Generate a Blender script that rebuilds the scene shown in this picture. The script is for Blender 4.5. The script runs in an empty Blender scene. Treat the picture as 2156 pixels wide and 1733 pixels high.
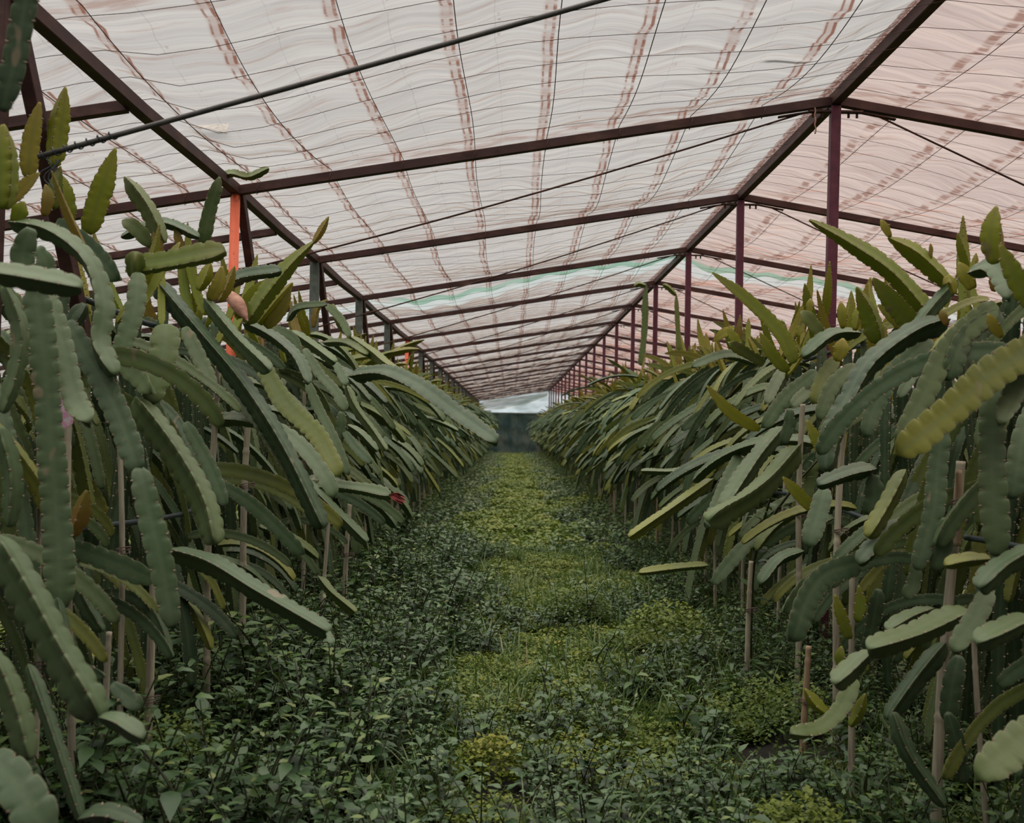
import bpy, math, random
import numpy as np
from mathutils import Matrix, Vector
rng = np.random.default_rng(7)
random.seed(7)
PI = math.pi
SC = bpy.context.scene
COL = SC.collection

# ------------------------------------------------------------------ camera
F = 2480.0                      # focal length in pixels of the 2156 px wide frame
CX, CY = 1076.0, 903.0          # vanishing point of the aisle
ROLL = 0.016
CAM_H = 1.4
cam = bpy.data.cameras.new('camera')
cam.sensor_width = 36.0
cam.lens = 36.0 * F / 2156.0
cam.shift_x = 2.0 / 2156.0
cam.shift_y = 36.5 / 2156.0
cam.dof.use_dof = True
cam.dof.focus_distance = 6.0
cam.dof.aperture_fstop = 5.0
cam.clip_start = 0.05
camo = bpy.data.objects.new('camera', cam)
COL.objects.link(camo)
camo.matrix_world = Matrix.Translation((0, 0, CAM_H)) @ Matrix.Rotation(PI / 2, 4, 'X') @ Matrix.Rotation(ROLL, 4, 'Z')
SC.camera = camo

# ------------------------------------------------------------------ world, exposure
SC.view_settings.view_transform = 'Standard'
SC.view_settings.look = 'None'
SC.view_settings.gamma = 1.0
SC.view_settings.use_curve_mapping = False
SC.view_settings.exposure = 0.0
w = bpy.data.worlds.new('overcast_sky')
SC.world = w
w.use_nodes = True
_nt = w.node_tree
wb = _nt.nodes['Background']
# overcast sky: even and dimmer near the horizon, brightest overhead
_tc = _nt.nodes.new('ShaderNodeTexCoord')
_sp = _nt.nodes.new('ShaderNodeSeparateXYZ')
_rp = _nt.nodes.new('ShaderNodeValToRGB')
_nt.links.new(_tc.outputs['Generated'], _sp.inputs[0])
_nt.links.new(_sp.outputs[2], _rp.inputs[0])
_e = _rp.color_ramp.elements
_e[0].position, _e[0].color = 0.0, (0.090, 0.090, 0.090, 1)
_e[1].position, _e[1].color = 1.0, (1.0, 1.0, 1.0, 1)
for _p, _v in ((0.42, 0.092), (0.72, 0.5)):
    _x = _rp.color_ramp.elements.new(_p); _x.color = (_v, _v * 1.0, _v * 1.0, 1)
_mu = _nt.nodes.new('ShaderNodeMix'); _mu.data_type = 'RGBA'; _mu.blend_type = 'MULTIPLY'
_mu.inputs[0].default_value = 1.0
_mu.inputs[7].default_value = (0.96, 0.985, 1.0, 1)
_nt.links.new(_rp.outputs[0], _mu.inputs[6])
_nt.links.new(_mu.outputs[2], wb.inputs[0])
wb.inputs[1].default_value = 6.6
SC.cycles.max_bounces = 6
SC.cycles.diffuse_bounces = 3
SC.cycles.glossy_bounces = 2
SC.cycles.transmission_bounces = 4
SC.cycles.transparent_max_bounces = 8
SC.cycles.use_denoising = True


def at(px, py, d):
    """point of the place seen at a spot of the photograph, at distance d down the aisle"""
    u, v = px - CX, CY - py
    c, s = math.cos(ROLL), math.sin(ROLL)
    return np.array([(u * c - v * s) * d / F, d, (u * s + v * c) * d / F + CAM_H])


# ------------------------------------------------------------------ mesh helpers
def mk_mesh(name, verts, faces, attrs=None, smooth=True):
    """faces: list of int arrays, each (n, k)"""
    me = bpy.data.meshes.new(name)
    verts = np.asarray(verts, dtype=np.float32)
    me.vertices.add(len(verts))
    me.vertices.foreach_set('co', verts.ravel())
    faces = [np.asarray(f, dtype=np.int32) for f in faces if len(f)]
    tot = sum(f.size for f in faces)
    npoly = sum(len(f) for f in faces)
    me.loops.add(tot)
    me.polygons.add(npoly)
    me.loops.foreach_set('vertex_index', np.concatenate([f.ravel() for f in faces]))
    sizes = np.concatenate([np.full(len(f), f.shape[1], dtype=np.int32) for f in faces])
    starts = np.concatenate([[0], np.cumsum(sizes)[:-1]]).astype(np.int32)
    me.polygons.foreach_set('loop_start', starts)
    me.polygons.foreach_set('use_smooth', np.full(npoly, smooth, dtype=bool))
    if attrs:
        for k, a in attrs.items():
            at_ = me.attributes.new(k, 'FLOAT', 'POINT')
            at_.data.foreach_set('value', np.asarray(a, dtype=np.float32))
    me.update(calc_edges=True)
    me.validate()
    if attrs and 'rim' in attrs:
        ev = np.zeros(len(me.edges) * 2, dtype=np.int32)
        me.edges.foreach_get('vertices', ev)
        ev = ev.reshape(-1, 2)
        rm = np.asarray(attrs['rim'])
        sh = (rm[ev] > 0.88).all(1)
        sa = me.attributes.new('sharp_edge', 'BOOLEAN', 'EDGE')
        sa.data.foreach_set('value', sh)
    return me


def link(name, me, mat, parent=None, loc=None):
    o = bpy.data.objects.new(name, me)
    COL.objects.link(o)
    if mat is not None and me is not None and not me.materials:
        me.materials.append(mat)
    if parent is not None:
        o.parent = parent
    if loc is not None:
        o.location = loc
    return o


def tag(o, label=None, cat=None, group=None, kind=None):
    if label: o['label'] = label
    if cat: o['category'] = cat
    if group: o['group'] = group
    if kind: o['kind'] = kind
    return o


def empty(name, loc, label, cat, group=None):
    o = bpy.data.objects.new(name, None)
    COL.objects.link(o)
    o.location = loc
    o.empty_display_size = 0.1
    return tag(o, label, cat, group)


class MB:
    """collects pieces into one mesh"""
    def __init__(self):
        self.v, self.f, self.a, self.n = [], {}, {}, 0

    def add(self, v, faces, attrs=None):
        v = np.asarray(v, dtype=np.float64)
        for f in faces:
            f = np.asarray(f)
            if len(f):
                self.f.setdefault(f.shape[1], []).append(f + self.n)
        self.v.append(v)
        for k, a in (attrs or {}).items():
            self.a.setdefault(k, []).append(np.broadcast_to(np.asarray(a, dtype=np.float64), (len(v),)))
        self.n += len(v)

    def mesh(self, name, smooth=True):
        return mk_mesh(name, np.concatenate(self.v), [np.concatenate(x) for x in self.f.values()],
                       {k: np.concatenate(x) for k, x in self.a.items()}, smooth)


def frames(P, roll=0.0, ref=None):
    """tangents and a parallel-transported frame along a polyline"""
    T = np.gradient(P, axis=0)
    T /= np.linalg.norm(T, axis=1)[:, None] + 1e-12
    if ref is None:
        ref = np.array([0.31, 0.2, 0.93]) if abs(T[0][2]) < 0.9 else np.array([1.0, 0.1, 0.0])
    N = np.zeros_like(P)
    n = ref - T[0] * (ref @ T[0])
    n /= np.linalg.norm(n) + 1e-12
    for i in range(len(P)):
        n = n - T[i] * (n @ T[i])
        n /= np.linalg.norm(n) + 1e-12
        N[i] = n
    B = np.cross(T, N)
    if roll:
        c, s = math.cos(roll), math.sin(roll)
        N, B = N * c + B * s, B * c - N * s
    return T, N, B


def ring_faces(nr, k, closed=True):
    i = np.arange(nr - 1)[:, None] * k
    j = np.arange(k)[None, :]
    a = i + j
    b = i + (j + 1) % k
    f = np.stack([a, b, b + k, a + k], -1).reshape(-1, 4)
    return f


def tube(P, R, k=8, caps=True):
    P = np.asarray(P, dtype=np.float64)
    R = np.broadcast_to(np.asarray(R, dtype=np.float64), (len(P),))
    T, N, B = frames(P)
    th = np.arange(k) * 2 * PI / k
    V = P[:, None, :] + R[:, None, None] * (np.cos(th)[None, :, None] * N[:, None, :] + np.sin(th)[None, :, None] * B[:, None, :])
    fs = [ring_faces(len(P), k)]
    if caps:
        fs.append(np.arange(k)[::-1][None, :])
        fs.append((np.arange(k) + (len(P) - 1) * k)[None, :])
    return V.reshape(-1, 3), fs


def bar(p, q, wx, wz, up=(0, 0, 1), bev=0.12):
    """square tube with chamfered corners from p to q"""
    p, q = np.array(p, float), np.array(q, float)
    t = q - p
    t /= np.linalg.norm(t)
    u = np.array(up, float)
    u = u - t * (u @ t)
    u /= np.linalg.norm(u)
    s = np.cross(t, u)
    c = bev
    pts = [(-1, -1 + c), (-1, 1 - c), (-1 + c, 1), (1 - c, 1), (1, 1 - c), (1, -1 + c), (1 - c, -1), (-1 + c, -1)]
    V = []
    for o in (p, q):
        for a, b in pts:
            V.append(o + s * a * wx / 2 + u * b * wz / 2)
    k = 8
    fs = [ring_faces(2, k), np.arange(k)[::-1][None, :], (np.arange(k) + k)[None, :]]
    return np.array(V), fs


def catmull(P, ds):
    P = np.asarray(P, dtype=np.float64)
    if len(P) == 2:
        P = np.array([P[0], (P[0] * 2 + P[1]) / 3, (P[0] + 2 * P[1]) / 3, P[1]])
    Q = np.vstack([2 * P[0] - P[1], P, 2 * P[-1] - P[-2]])
    out = []
    for i in range(1, len(Q) - 2):
        p0, p1, p2, p3 = Q[i - 1:i + 3]
        n = 24
        t = (np.arange(n) / n)[:, None]
        out.append(0.5 * (2 * p1 + (p2 - p0) * t + (2 * p0 - 5 * p1 + 4 * p2 - p3) * t ** 2 + (3 * p1 - p0 - 3 * p2 + p3) * t ** 3))
    out.append(P[-1:])
    C = np.vstack(out)
    s = np.concatenate([[0], np.cumsum(np.linalg.norm(np.diff(C, axis=0), axis=1))])
    L = s[-1]
    m = max(6, int(L / ds) + 1)
    ss = np.linspace(0, L, m)
    return np.stack([np.interp(ss, s, C[:, i]) for i in range(3)], 1), ss


# ------------------------------------------------------------------ materials
def new_mat(name):
    m = bpy.data.materials.new(name)
    m.use_nodes = True
    nt = m.node_tree
    nt.nodes.clear()
    out = nt.nodes.new('ShaderNodeOutputMaterial')
    return m, nt, out


class NT:
    def __init__(self, nt): self.nt = nt

    def n(self, typ, **kw):
        nd = self.nt.nodes.new(typ)
        for k, v in kw.items(): setattr(nd, k, v)
        return nd

    def l(self, a, b): self.nt.links.new(a, b)

    def val(self, x, sock):
        if hasattr(x, 'is_output'): self.l(x, sock)
        else: sock.default_value = x

    def math(self, op, a, b=0.0, c=None):
        nd = self.n('ShaderNodeMath', operation=op)
        self.val(a, nd.inputs[0]); self.val(b, nd.inputs[1])
        if c is not None: self.val(c, nd.inputs[2])
        return nd.outputs[0]

    def mix(self, f, a, b):
        nd = self.n('ShaderNodeMix', data_type='RGBA')
        self.val(f, nd.inputs[0])
        self.val(a if hasattr(a, 'is_output') else (*a, 1), nd.inputs[6])
        self.val(b if hasattr(b, 'is_output') else (*b, 1), nd.inputs[7])
        return nd.outputs[2]

    def ramp(self, f, stops):
        nd = self.n('ShaderNodeValToRGB')
        e = nd.color_ramp.elements
        while len(e) < len(stops): e.new(0.5)
        for el, (p, c) in zip(e, stops):
            el.position = p
            el.color = (*c, 1) if len(c) == 3 else c
        self.val(f, nd.inputs[0])
        return nd.outputs[0]

    def noise(self, vec, scale, detail=3.0, rough=0.5, out=0):
        nd = self.n('ShaderNodeTexNoise')
        nd.inputs['Scale'].default_value = scale
        nd.inputs['Detail'].default_value = detail
        nd.inputs['Roughness'].default_value = rough
        if vec is not None: self.l(vec, nd.inputs['Vector'])
        return nd.outputs[out]

    def smooth(self, x, a, b):
        nd = self.n('ShaderNodeMapRange', interpolation_type='SMOOTHSTEP')
        self.val(x, nd.inputs[0])
        nd.inputs[1].default_value = a
        nd.inputs[2].default_value = b
        return nd.outputs[0]

    def scaled(self, vec, s):
        nd = self.n('ShaderNodeMapping')
        nd.inputs['Scale'].default_value = s
        self.l(vec, nd.inputs['Vector'])
        return nd.outputs[0]

    def attr(self, name):
        nd = self.n('ShaderNodeAttribute', attribute_name=name)
        return nd.outputs['Fac']


def principled(T, out, color, rough=0.5, spec=0.5, bump=None, bstr=0.3, bdist=0.01):
    b = T.n('ShaderNodeBsdfPrincipled')
    T.val(color if hasattr(color, 'is_output') else (*color, 1), b.inputs['Base Color'])
    T.val(rough, b.inputs['Roughness'])
    b.inputs['Specular IOR Level'].default_value = spec
    if bump is not None:
        bn = T.n('ShaderNodeBump')
        bn.inputs['Strength'].default_value = bstr
        bn.inputs['Distance'].default_value = bdist
        T.l(bump, bn.inputs['Height'])
        T.l(bn.outputs[0], b.inputs['Normal'])
    T.l(b.outputs[0], out.inputs[0])
    return b


def mat_cactus():
    m, nt, out = new_mat('cactus_skin')
    T = NT(nt)
    oi = T.n('ShaderNodeObjectInfo')
    rnd = T.math('FRACT', T.math('ADD', T.attr('rnd'), T.math('MULTIPLY', T.attr('vary'), oi.outputs['Random'])))
    rim, along, young = T.attr('rim'), T.attr('along'), T.attr('young')
    pos = T.n('ShaderNodeTexCoord').outputs['Object']
    n1 = T.noise(pos, 9.0, 4)
    n2 = T.noise(pos, 70.0, 3)
    mature = T.ramp(rnd, [(0.0, (0.026, 0.050, 0.023)), (0.3, (0.050, 0.086, 0.037)), (0.55, (0.076, 0.112, 0.047)),
                          (0.8, (0.074, 0.106, 0.025)), (1.0, (0.125, 0.140, 0.024))])
    mature = T.mix(T.math('MULTIPLY', T.smooth(n1, 0.45, 0.75), 0.4), mature, (0.095, 0.125, 0.072))
    shoot = T.ramp(rnd, [(0.0, (0.145, 0.200, 0.016)), (0.45, (0.235, 0.265, 0.03)), (0.8, (0.31, 0.265, 0.045)), (1.0, (0.26, 0.14, 0.05))])
    shoot = T.mix(T.math('MULTIPLY', T.smooth(along, 0.55, 1.0), 0.3), shoot, (0.27, 0.16, 0.06))
    col = T.mix(young, mature, shoot)
    # older stems are yellowed towards their cut ends
    yel = T.math('MULTIPLY', T.smooth(rnd, 0.72, 0.95), T.math('MULTIPLY', T.smooth(along, 0.3, 1.0), 0.6))
    col = T.mix(yel, col, (0.17, 0.175, 0.025))
    edge = T.math('MULTIPLY', T.smooth(rim, 0.82, 1.0), 0.75)
    ecol = T.mix(young, (0.15, 0.15, 0.075), (0.17, 0.045, 0.03))
    col = T.mix(edge, col, ecol)
    vein = T.math('MULTIPLY', T.math('SUBTRACT', 1.0, T.smooth(rim, 0.0, 0.35)), 0.25)
    col = T.mix(vein, col, (0.10, 0.145, 0.075))
    col = T.mix(T.math('MULTIPLY', T.smooth(n2, 0.62, 0.72), 0.3), col, (0.13, 0.125, 0.075))
    scar = T.math('MULTIPLY', T.smooth(T.noise(T.scaled(pos, (1, 1, .5)), 16.0, 2), 0.7, 0.76), 0.7)
    col = T.mix(scar, col, (0.18, 0.14, 0.09))
    spine = T.attr('spine')
    col = T.mix(spine, col, (0.24, 0.185, 0.13))
    pb = principled(T, out, col, rough=0.5, spec=0.28, bump=T.noise(pos, 35.0, 3), bstr=0.25, bdist=0.004)
    tl = T.n('ShaderNodeBsdfTranslucent')
    T.l(T.mix(0.35, col, (0.5, 0.52, 0.05)), tl.inputs[0])
    mx = T.n('ShaderNodeMixShader')
    T.l(T.math('MULTIPLY', young, 0.45), mx.inputs[0])
    T.l(pb.outputs[0], mx.inputs[1]); T.l(tl.outputs[0], mx.inputs[2])
    T.l(mx.outputs[0], out.inputs[0])
    return m


def mat_simple(name, ramp, scale=8, rough=0.6, spec=0.4, stretch=(1, 1, 1), bstr=0.3, bdist=0.004, detail=4):
    m, nt, out = new_mat(name)
    T = NT(nt)
    pos = T.n('ShaderNodeTexCoord').outputs['Object']
    nz = T.noise(T.scaled(pos, stretch), scale, detail, 0.6)
    principled(T, out, T.ramp(nz, ramp), rough, spec, nz, bstr, bdist)
    return m


def mat_leaf(name, ramp, rough=0.5, trans=0.3):
    m, nt, out = new_mat(name)
    T = NT(nt)
    col = T.ramp(T.attr('rnd'), ramp)
    col = T.mix(T.attr('wood'), col, (0.05, 0.05, 0.025))
    b = T.n('ShaderNodeBsdfPrincipled')
    T.l(col, b.inputs['Base Color'])
    b.inputs['Roughness'].default_value = rough
    b.inputs['Specular IOR Level'].default_value = 0.4
    t = T.n('ShaderNodeBsdfTranslucent')
    T.l(T.mix(0.4, col, (0.16, 0.26, 0.03)), t.inputs[0])
    mx = T.n('ShaderNodeMixShader')
    mx.inputs[0].default_value = trans
    T.l(b.outputs[0], mx.inputs[1]); T.l(t.outputs[0], mx.inputs[2])
    T.l(mx.outputs[0], out.inputs[0])
    return m


# roof geometry numbers ---------------------------------------------------
D0, BAY, NB = 7.04, 2.907, 18            # first truss in view, truss spacing, bays
XR, ZR = 1.907, 2.02 + CAM_H             # ridge
XP, ZP = -1.669, 1.427 + CAM_H           # purlin on the white slope
SLOPE = (ZR - ZP) / (XR - XP)
YS, YE = 0.6, 60.6
WP = 0.43                                # spacing of the lengthwise wires


def roof_z(x):
    return ZR - SLOPE * np.abs(x - XR)


def truss_y(n): return D0 + BAY * n if n >= 0 else 3.8 + BAY * (n + 1)


def mat_sheet(name, base, tint, left):
    """plastic film, daylight comes through it; rust prints where the wires touch"""
    m, nt, out = new_mat(name)
    T = NT(nt)
    pos = T.n('ShaderNodeTexCoord').outputs['Object']
    sep = T.n('ShaderNodeSeparateXYZ')
    T.l(pos, sep.inputs[0])
    x, y = sep.outputs[0], sep.outputs[1]
    fold = T.noise(T.scaled(pos, (0.22, 8.0, 1.0)), 2.2, 5, 0.62)
    fold2 = T.noise(T.scaled(pos, (0.15, 22.0, 1.0)), 2.0, 3, 0.5)
    lane = T.noise(T.scaled(pos, (1.1, 16.0, 1.0)), 1.6, 5, 0.7)
    wob = T.math('MULTIPLY', T.math('SINE', T.math('MULTIPLY', T.math('SUBTRACT', y, D0), 2 * PI / BAY)), 0.009)
    bump_n = T.math('MULTIPLY', T.math('SUBTRACT', T.noise(T.scaled(pos, (0.6, 1.5, 1)), 1.3, 2), 0.5), 0.05)
    xs = T.math('ADD', x, T.math('ADD', wob, bump_n))
    fr = T.math('FRACT', T.math('ADD', T.math('DIVIDE', T.math('SUBTRACT', xs, XR), WP), 10.0))
    col = T.mix(T.smooth(fold, 0.3, 0.7), tint, base)
    col = T.mix(T.math('MULTIPLY', T.smooth(fold2, 0.5, 0.8), 0.35), col, (0.58, 0.53, 0.50))
    # rust line prints just beside the lengthwise wires
    def line(c, wd, amt, nsc, lo, hi):
        d = T.math('ABSOLUTE', T.math('SUBTRACT', fr, c))
        mask = T.math('SUBTRACT', 1.0, T.smooth(d, wd * 0.35, wd))
        br = T.smooth(T.noise(T.scaled(pos, (1.0, nsc, 1.0)), 2.4, 4, 0.7), lo, hi)
        return T.math('MULTIPLY', T.math('MULTIPLY', mask, br), amt)
    rust = (0.30, 0.10, 0.055)
    if left:
        col = T.mix(line(0.90, 0.085, 0.42, 3.0, 0.3, 0.62), col, (0.45, 0.26, 0.19))
        col = T.mix(line(0.945, 0.026, 0.85, 5.0, 0.36, 0.56), col, rust)
        col = T.mix(line(0.862, 0.018, 0.7, 5.0, 0.4, 0.58), col, rust)
        col = T.mix(line(0.40, 0.02, 0.5, 7.0, 0.58, 0.68), col, rust)
        col = T.mix(line(0.36, 0.008, 0.25, 2.0, 0.3, 0.6), col, (0.3, 0.28, 0.26))
    else:
        col = T.mix(line(0.93, 0.09, 0.7, 7.0, 0.42, 0.6), col, rust)
        col = T.mix(line(0.05, 0.06, 0.6, 9.0, 0.48, 0.64), col, rust)
    # crosswise smears
    sm = T.math('MULTIPLY', T.smooth(lane, 0.5, 0.74), 0.5)
    col = T.mix(sm, col, (0.46, 0.25, 0.18))
    # rust near every rafter
    ph = T.math('FRACT', T.math('ADD', T.math('DIVIDE', T.math('SUBTRACT', y, D0), BAY), 10.5))
    dr = T.math('ABSOLUTE', T.math('SUBTRACT', ph, 0.5))
    near = T.math('MULTIPLY', T.math('SUBTRACT', 1.0, T.smooth(dr, 0.015, 0.085)), T.smooth(T.noise(T.scaled(pos, (3, 16, 1)), 1.5, 4), 0.42, 0.66))
    col = T.mix(T.math('MULTIPLY', near, 0.5), col, (0.4, 0.17, 0.1))
    # dirty ragged ridge
    dx = T.math('ABSOLUTE', T.math('SUBTRACT', x, XR))
    rg = T.math('SUBTRACT', 1.0, T.smooth(T.math('ADD', dx, T.math('MULTIPLY', T.noise(pos, 22.0, 3), 0.09)), 0.085, 0.115))
    col = T.mix(T.math('MULTIPLY', rg, 0.85), col, T.mix(T.smooth(T.noise(pos, 60.0, 3), 0.45, 0.65), (0.17, 0.06, 0.035), (0.6, 0.45, 0.4)))
    # green selvedge where two lengths of film overlap
    yy = T.math('ADD', y, T.math('MULTIPLY', T.math('SUBTRACT', T.noise(T.scaled(pos, (1.2, 0.2, 1)), 1.1, 2), 0.5), 0.5))
    dg = T.math('ABSOLUTE', T.math('SUBTRACT', yy, 13.75))
    gr = T.math('MULTIPLY', T.math('SUBTRACT', 1.0, T.smooth(dg, 0.1, 0.17)), T.smooth(T.noise(T.scaled(pos, (0.7, 0.2, 1)), 1.3, 1), 0.32, 0.5))
    col = T.mix(T.math('MULTIPLY', gr, 0.6), col, (0.17, 0.52, 0.34))
    dw = T.math('ABSOLUTE', T.math('SUBTRACT', yy, 14.15))
    col = T.mix(T.math('MULTIPLY', T.math('SUBTRACT', 1.0, T.smooth(dw, 0.2, 0.35)), 0.6), col, (0.84, 0.93, 0.9))
    # grime lying in one seam
    if left:
        ys = T.math('ADD', y, T.math('MULTIPLY', T.math('SUBTRACT', T.noise(T.scaled(pos, (1.5, 0.1, 1)), 1.4, 2), 0.5), 0.22))
        ds = T.math('ABSOLUTE', T.math('SUBTRACT', ys, 5.93))
        g = T.math('MULTIPLY', T.math('SUBTRACT', 1.0, T.smooth(ds, 0.008, 0.045)), T.smooth(T.noise(T.scaled(pos, (1.0, 0.3, 1)), 1.3, 2), 0.5, 0.58))
        col = T.mix(T.math('MULTIPLY', g, 0.85), col, (0.14, 0.12, 0.1))
    d = T.n('ShaderNodeBsdfDiffuse'); T.l(col, d.inputs[0])
    t = T.n('ShaderNodeBsdfTranslucent'); T.l(col, t.inputs[0])
    mx = T.n('ShaderNodeMixShader')
    mx.inputs[0].default_value = 0.7
    T.l(d.outputs[0], mx.inputs[1]); T.l(t.outputs[0], mx.inputs[2])
    tr = T.n('ShaderNodeBsdfTransparent'); T.l(col, tr.inputs[0])
    mx2 = T.n('ShaderNodeMixShader')
    mx2.inputs[0].default_value = 0.87
    T.l(mx.outputs[0], mx2.inputs[1]); T.l(tr.outputs[0], mx2.inputs[2])
    bn = T.n('ShaderNodeBump')
    bn.inputs['Strength'].default_value = 0.5
    bn.inputs['Distance'].default_value = 0.05
    T.l(fold, bn.inputs['Height'])
    T.l(bn.outputs[0], d.inputs['Normal']); T.l(bn.outputs[0], t.inputs['Normal'])
    T.l(mx2.outputs[0], out.inputs[0])
    return m


M_CACTUS = mat_cactus()
M_RUST = mat_simple('rusty_steel', [(0.3, (0.028, 0.011, 0.010)), (0.55, (0.05, 0.02, 0.017)), (0.72, (0.085, 0.04, 0.03)), (0.85, (0.10, 0.085, 0.065))], 14, 0.6, 0.3, (0.4, 0.4, 1))
M_PURPLE = mat_simple('plum_paint', [(0.3, (0.07, 0.017, 0.03)), (0.6, (0.10, 0.025, 0.043)), (0.8, (0.12, 0.04, 0.05))], 20, 0.55, 0.3)
M_ORANGE = mat_simple('orange_paint', [(0.3, (0.55, 0.09, 0.035)), (0.62, (0.62, 0.13, 0.06)), (0.72, (0.1, 0.03, 0.02))], 22, 0.6, 0.3, (1, 1, 0.5))
M_GREYPOST = mat_simple('grey_green_concrete', [(0.3, (0.07, 0.085, 0.075)), (0.7, (0.14, 0.16, 0.14))], 18, 0.85, 0.2)
M_WIRE = mat_simple('rusty_wire', [(0.3, (0.03, 0.015, 0.012)), (0.7, (0.08, 0.035, 0.025))], 10, 0.7, 0.2)
M_CABLE = mat_simple('grey_rod', [(0.3, (0.035, 0.033, 0.03)), (0.7, (0.075, 0.07, 0.062))], 25, 0.55, 0.4)
M_CANE = mat_simple('grey_bamboo', [(0.25, (0.12, 0.105, 0.075)), (0.5, (0.32, 0.29, 0.215)), (0.75, (0.44, 0.40, 0.30))], 14, 0.7, 0.3, (4, 4, 0.35))
M_CANE2 = mat_simple('tan_bamboo', [(0.25, (0.13, 0.085, 0.05)), (0.5, (0.27, 0.19, 0.115)), (0.75, (0.36, 0.29, 0.2))], 14, 0.7, 0.3, (4, 4, 0.35))
M_TRUNK = mat_simple('corky_trunk', [(0.3, (0.03, 0.026, 0.02)), (0.6, (0.075, 0.065, 0.048)), (0.8, (0.13, 0.115, 0.085))], 16, 0.9, 0.1, (1, 1, 0.4), 0.6, 0.01)
M_HOSE = mat_simple('dark_hose', [(0.3, (0.012, 0.02, 0.024)), (0.7, (0.03, 0.045, 0.05))], 10, 0.5, 0.4)
M_SOIL = mat_simple('damp_soil', [(0.3, (0.012, 0.012, 0.011)), (0.55, (0.032, 0.03, 0.026)), (0.8, (0.075, 0.07, 0.062))], 7, 0.9, 0.2, (1, 1, 1), 0.8, 0.03, 6)
M_TIE = mat_simple('tie_wire', [(0.3, (0.06, 0.035, 0.03)), (0.7, (0.12, 0.08, 0.07))], 20, 0.6, 0.3)
M_BROAD = mat_leaf('broad_leaf', [(0.0, (0.0115, 0.0360, 0.0101)), (0.35, (0.0288, 0.0706, 0.0202)), (0.65, (0.0562, 0.1080, 0.0396)), (0.85, (0.0684, 0.1296, 0.0230)), (1.0, (0.1368, 0.1728, 0.0504))], 0.45, 0.13)
M_FERN = mat_leaf('ferny_leaf', [(0.0, (0.0198, 0.0528, 0.0053)), (0.4, (0.0627, 0.1089, 0.0092)), (0.8, (0.1188, 0.1617, 0.0132)), (1.0, (0.1980, 0.1980, 0.0211))], 0.6, 0.2)
M_GRASS = mat_leaf('grass_blade', [(0.0, (0.0324, 0.0756, 0.0194)), (0.5, (0.0648, 0.1246, 0.0274)), (0.9, (0.1188, 0.1620, 0.0432)), (1.0, (0.2160, 0.2052, 0.0972))], 0.5, 0.3)
M_FLOWER = mat_simple('withered_petals', [(0.3, (0.12, 0.02, 0.02)), (0.6, (0.3, 0.06, 0.06)), (0.8, (0.34, 0.16, 0.13))], 40, 0.7, 0.2)
M_TAG = mat_simple('pink_label_print', [(0.42, (0.62, 0.55, 0.58)), (0.52, (0.6, 0.25, 0.42)), (0.6, (0.66, 0.56, 0.6))], 28, 0.5, 0.4)
M_HUSK = mat_simple('dry_husk', [(0.3, (0.2, 0.09, 0.06)), (0.7, (0.4, 0.23, 0.17))], 14, 0.8, 0.2, (1, 1, 3))
M_NET = mat_simple('shade_net', [(0.3, (0.03, 0.062, 0.062)), (0.5, (0.08, 0.115, 0.105)), (0.68, (0.19, 0.2, 0.165))], 1.3, 0.9, 0.1, (1.5, 1, 0.7), 0.6, 0.05, 5)
M_SHEET_L = mat_sheet('white_film', (0.83, 0.77, 0.71), (0.66, 0.61, 0.57), True)
M_SHEET_R = mat_sheet('rosy_film', (0.95, 0.74, 0.65), (0.73, 0.57, 0.51), False)

# ------------------------------------------------------------------ roof film
def sag(x, y, wires=True):
    fb = np.abs(np.sin(PI * np.mod((y - D0) / BAY, 1.0))) ** 0.9
    ffx = np.mod((x - XR) / WP, 1.0)
    s = 0.11 * fb * (0.75 + 0.5 * np.sin(2.1 * x + 0.7 * np.floor((y - D0) / BAY) * 2.3))
    s = s * np.where(x < XP, 0.30, 1.0) * np.clip(np.abs(x - XP) / 0.3, 0.0, 1.0)
    if wires:
        s = s - 0.030 * np.sin(PI * ffx) ** 2 * (0.35 + fb)
    return s


def film(name, x0, x1, mat):
    nx, ny = int(abs(x1 - x0) / 0.05), int((YE - YS) / 0.07)
    X, Y = np.meshgrid(np.linspace(x0, x1, nx + 1), np.linspace(YS, YE, ny + 1))
    rid = np.clip(np.abs(X - XR) / 0.3, 0, 1)
    Z = roof_z(X) + 0.045 - sag(X, Y) * rid
    Z += 0.010 * np.sin(Y * 19 + 0.8 * np.sin(X * 1.2)) * rid + 0.006 * np.sin(Y * 47 + X * 0.7) * rid
    k = nx + 1
    i = (np.arange(ny)[:, None] * k + np.arange(nx)[None, :]).ravel()
    f = np.stack([i, i + 1, i + 1 + k, i + k], -1)
    me = mk_mesh(name, np.stack([X, Y, Z], -1).reshape(-1, 3), [f])
    o = link(name, me, mat)
    tag(o, kind='structure')
    return o


XL_OUT, XR_OUT = -7.6, 8.2
ceil_l = film('ceiling', XL_OUT, XR, M_SHEET_L)
tag(ceil_l, 'white translucent plastic film roof slope with rust streaks', 'roof film')
ceil_r = film('ceiling', XR, XR_OUT, M_SHEET_R)
tag(ceil_r, 'rosy translucent plastic film roof slope beyond the ridge', 'roof film')


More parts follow.
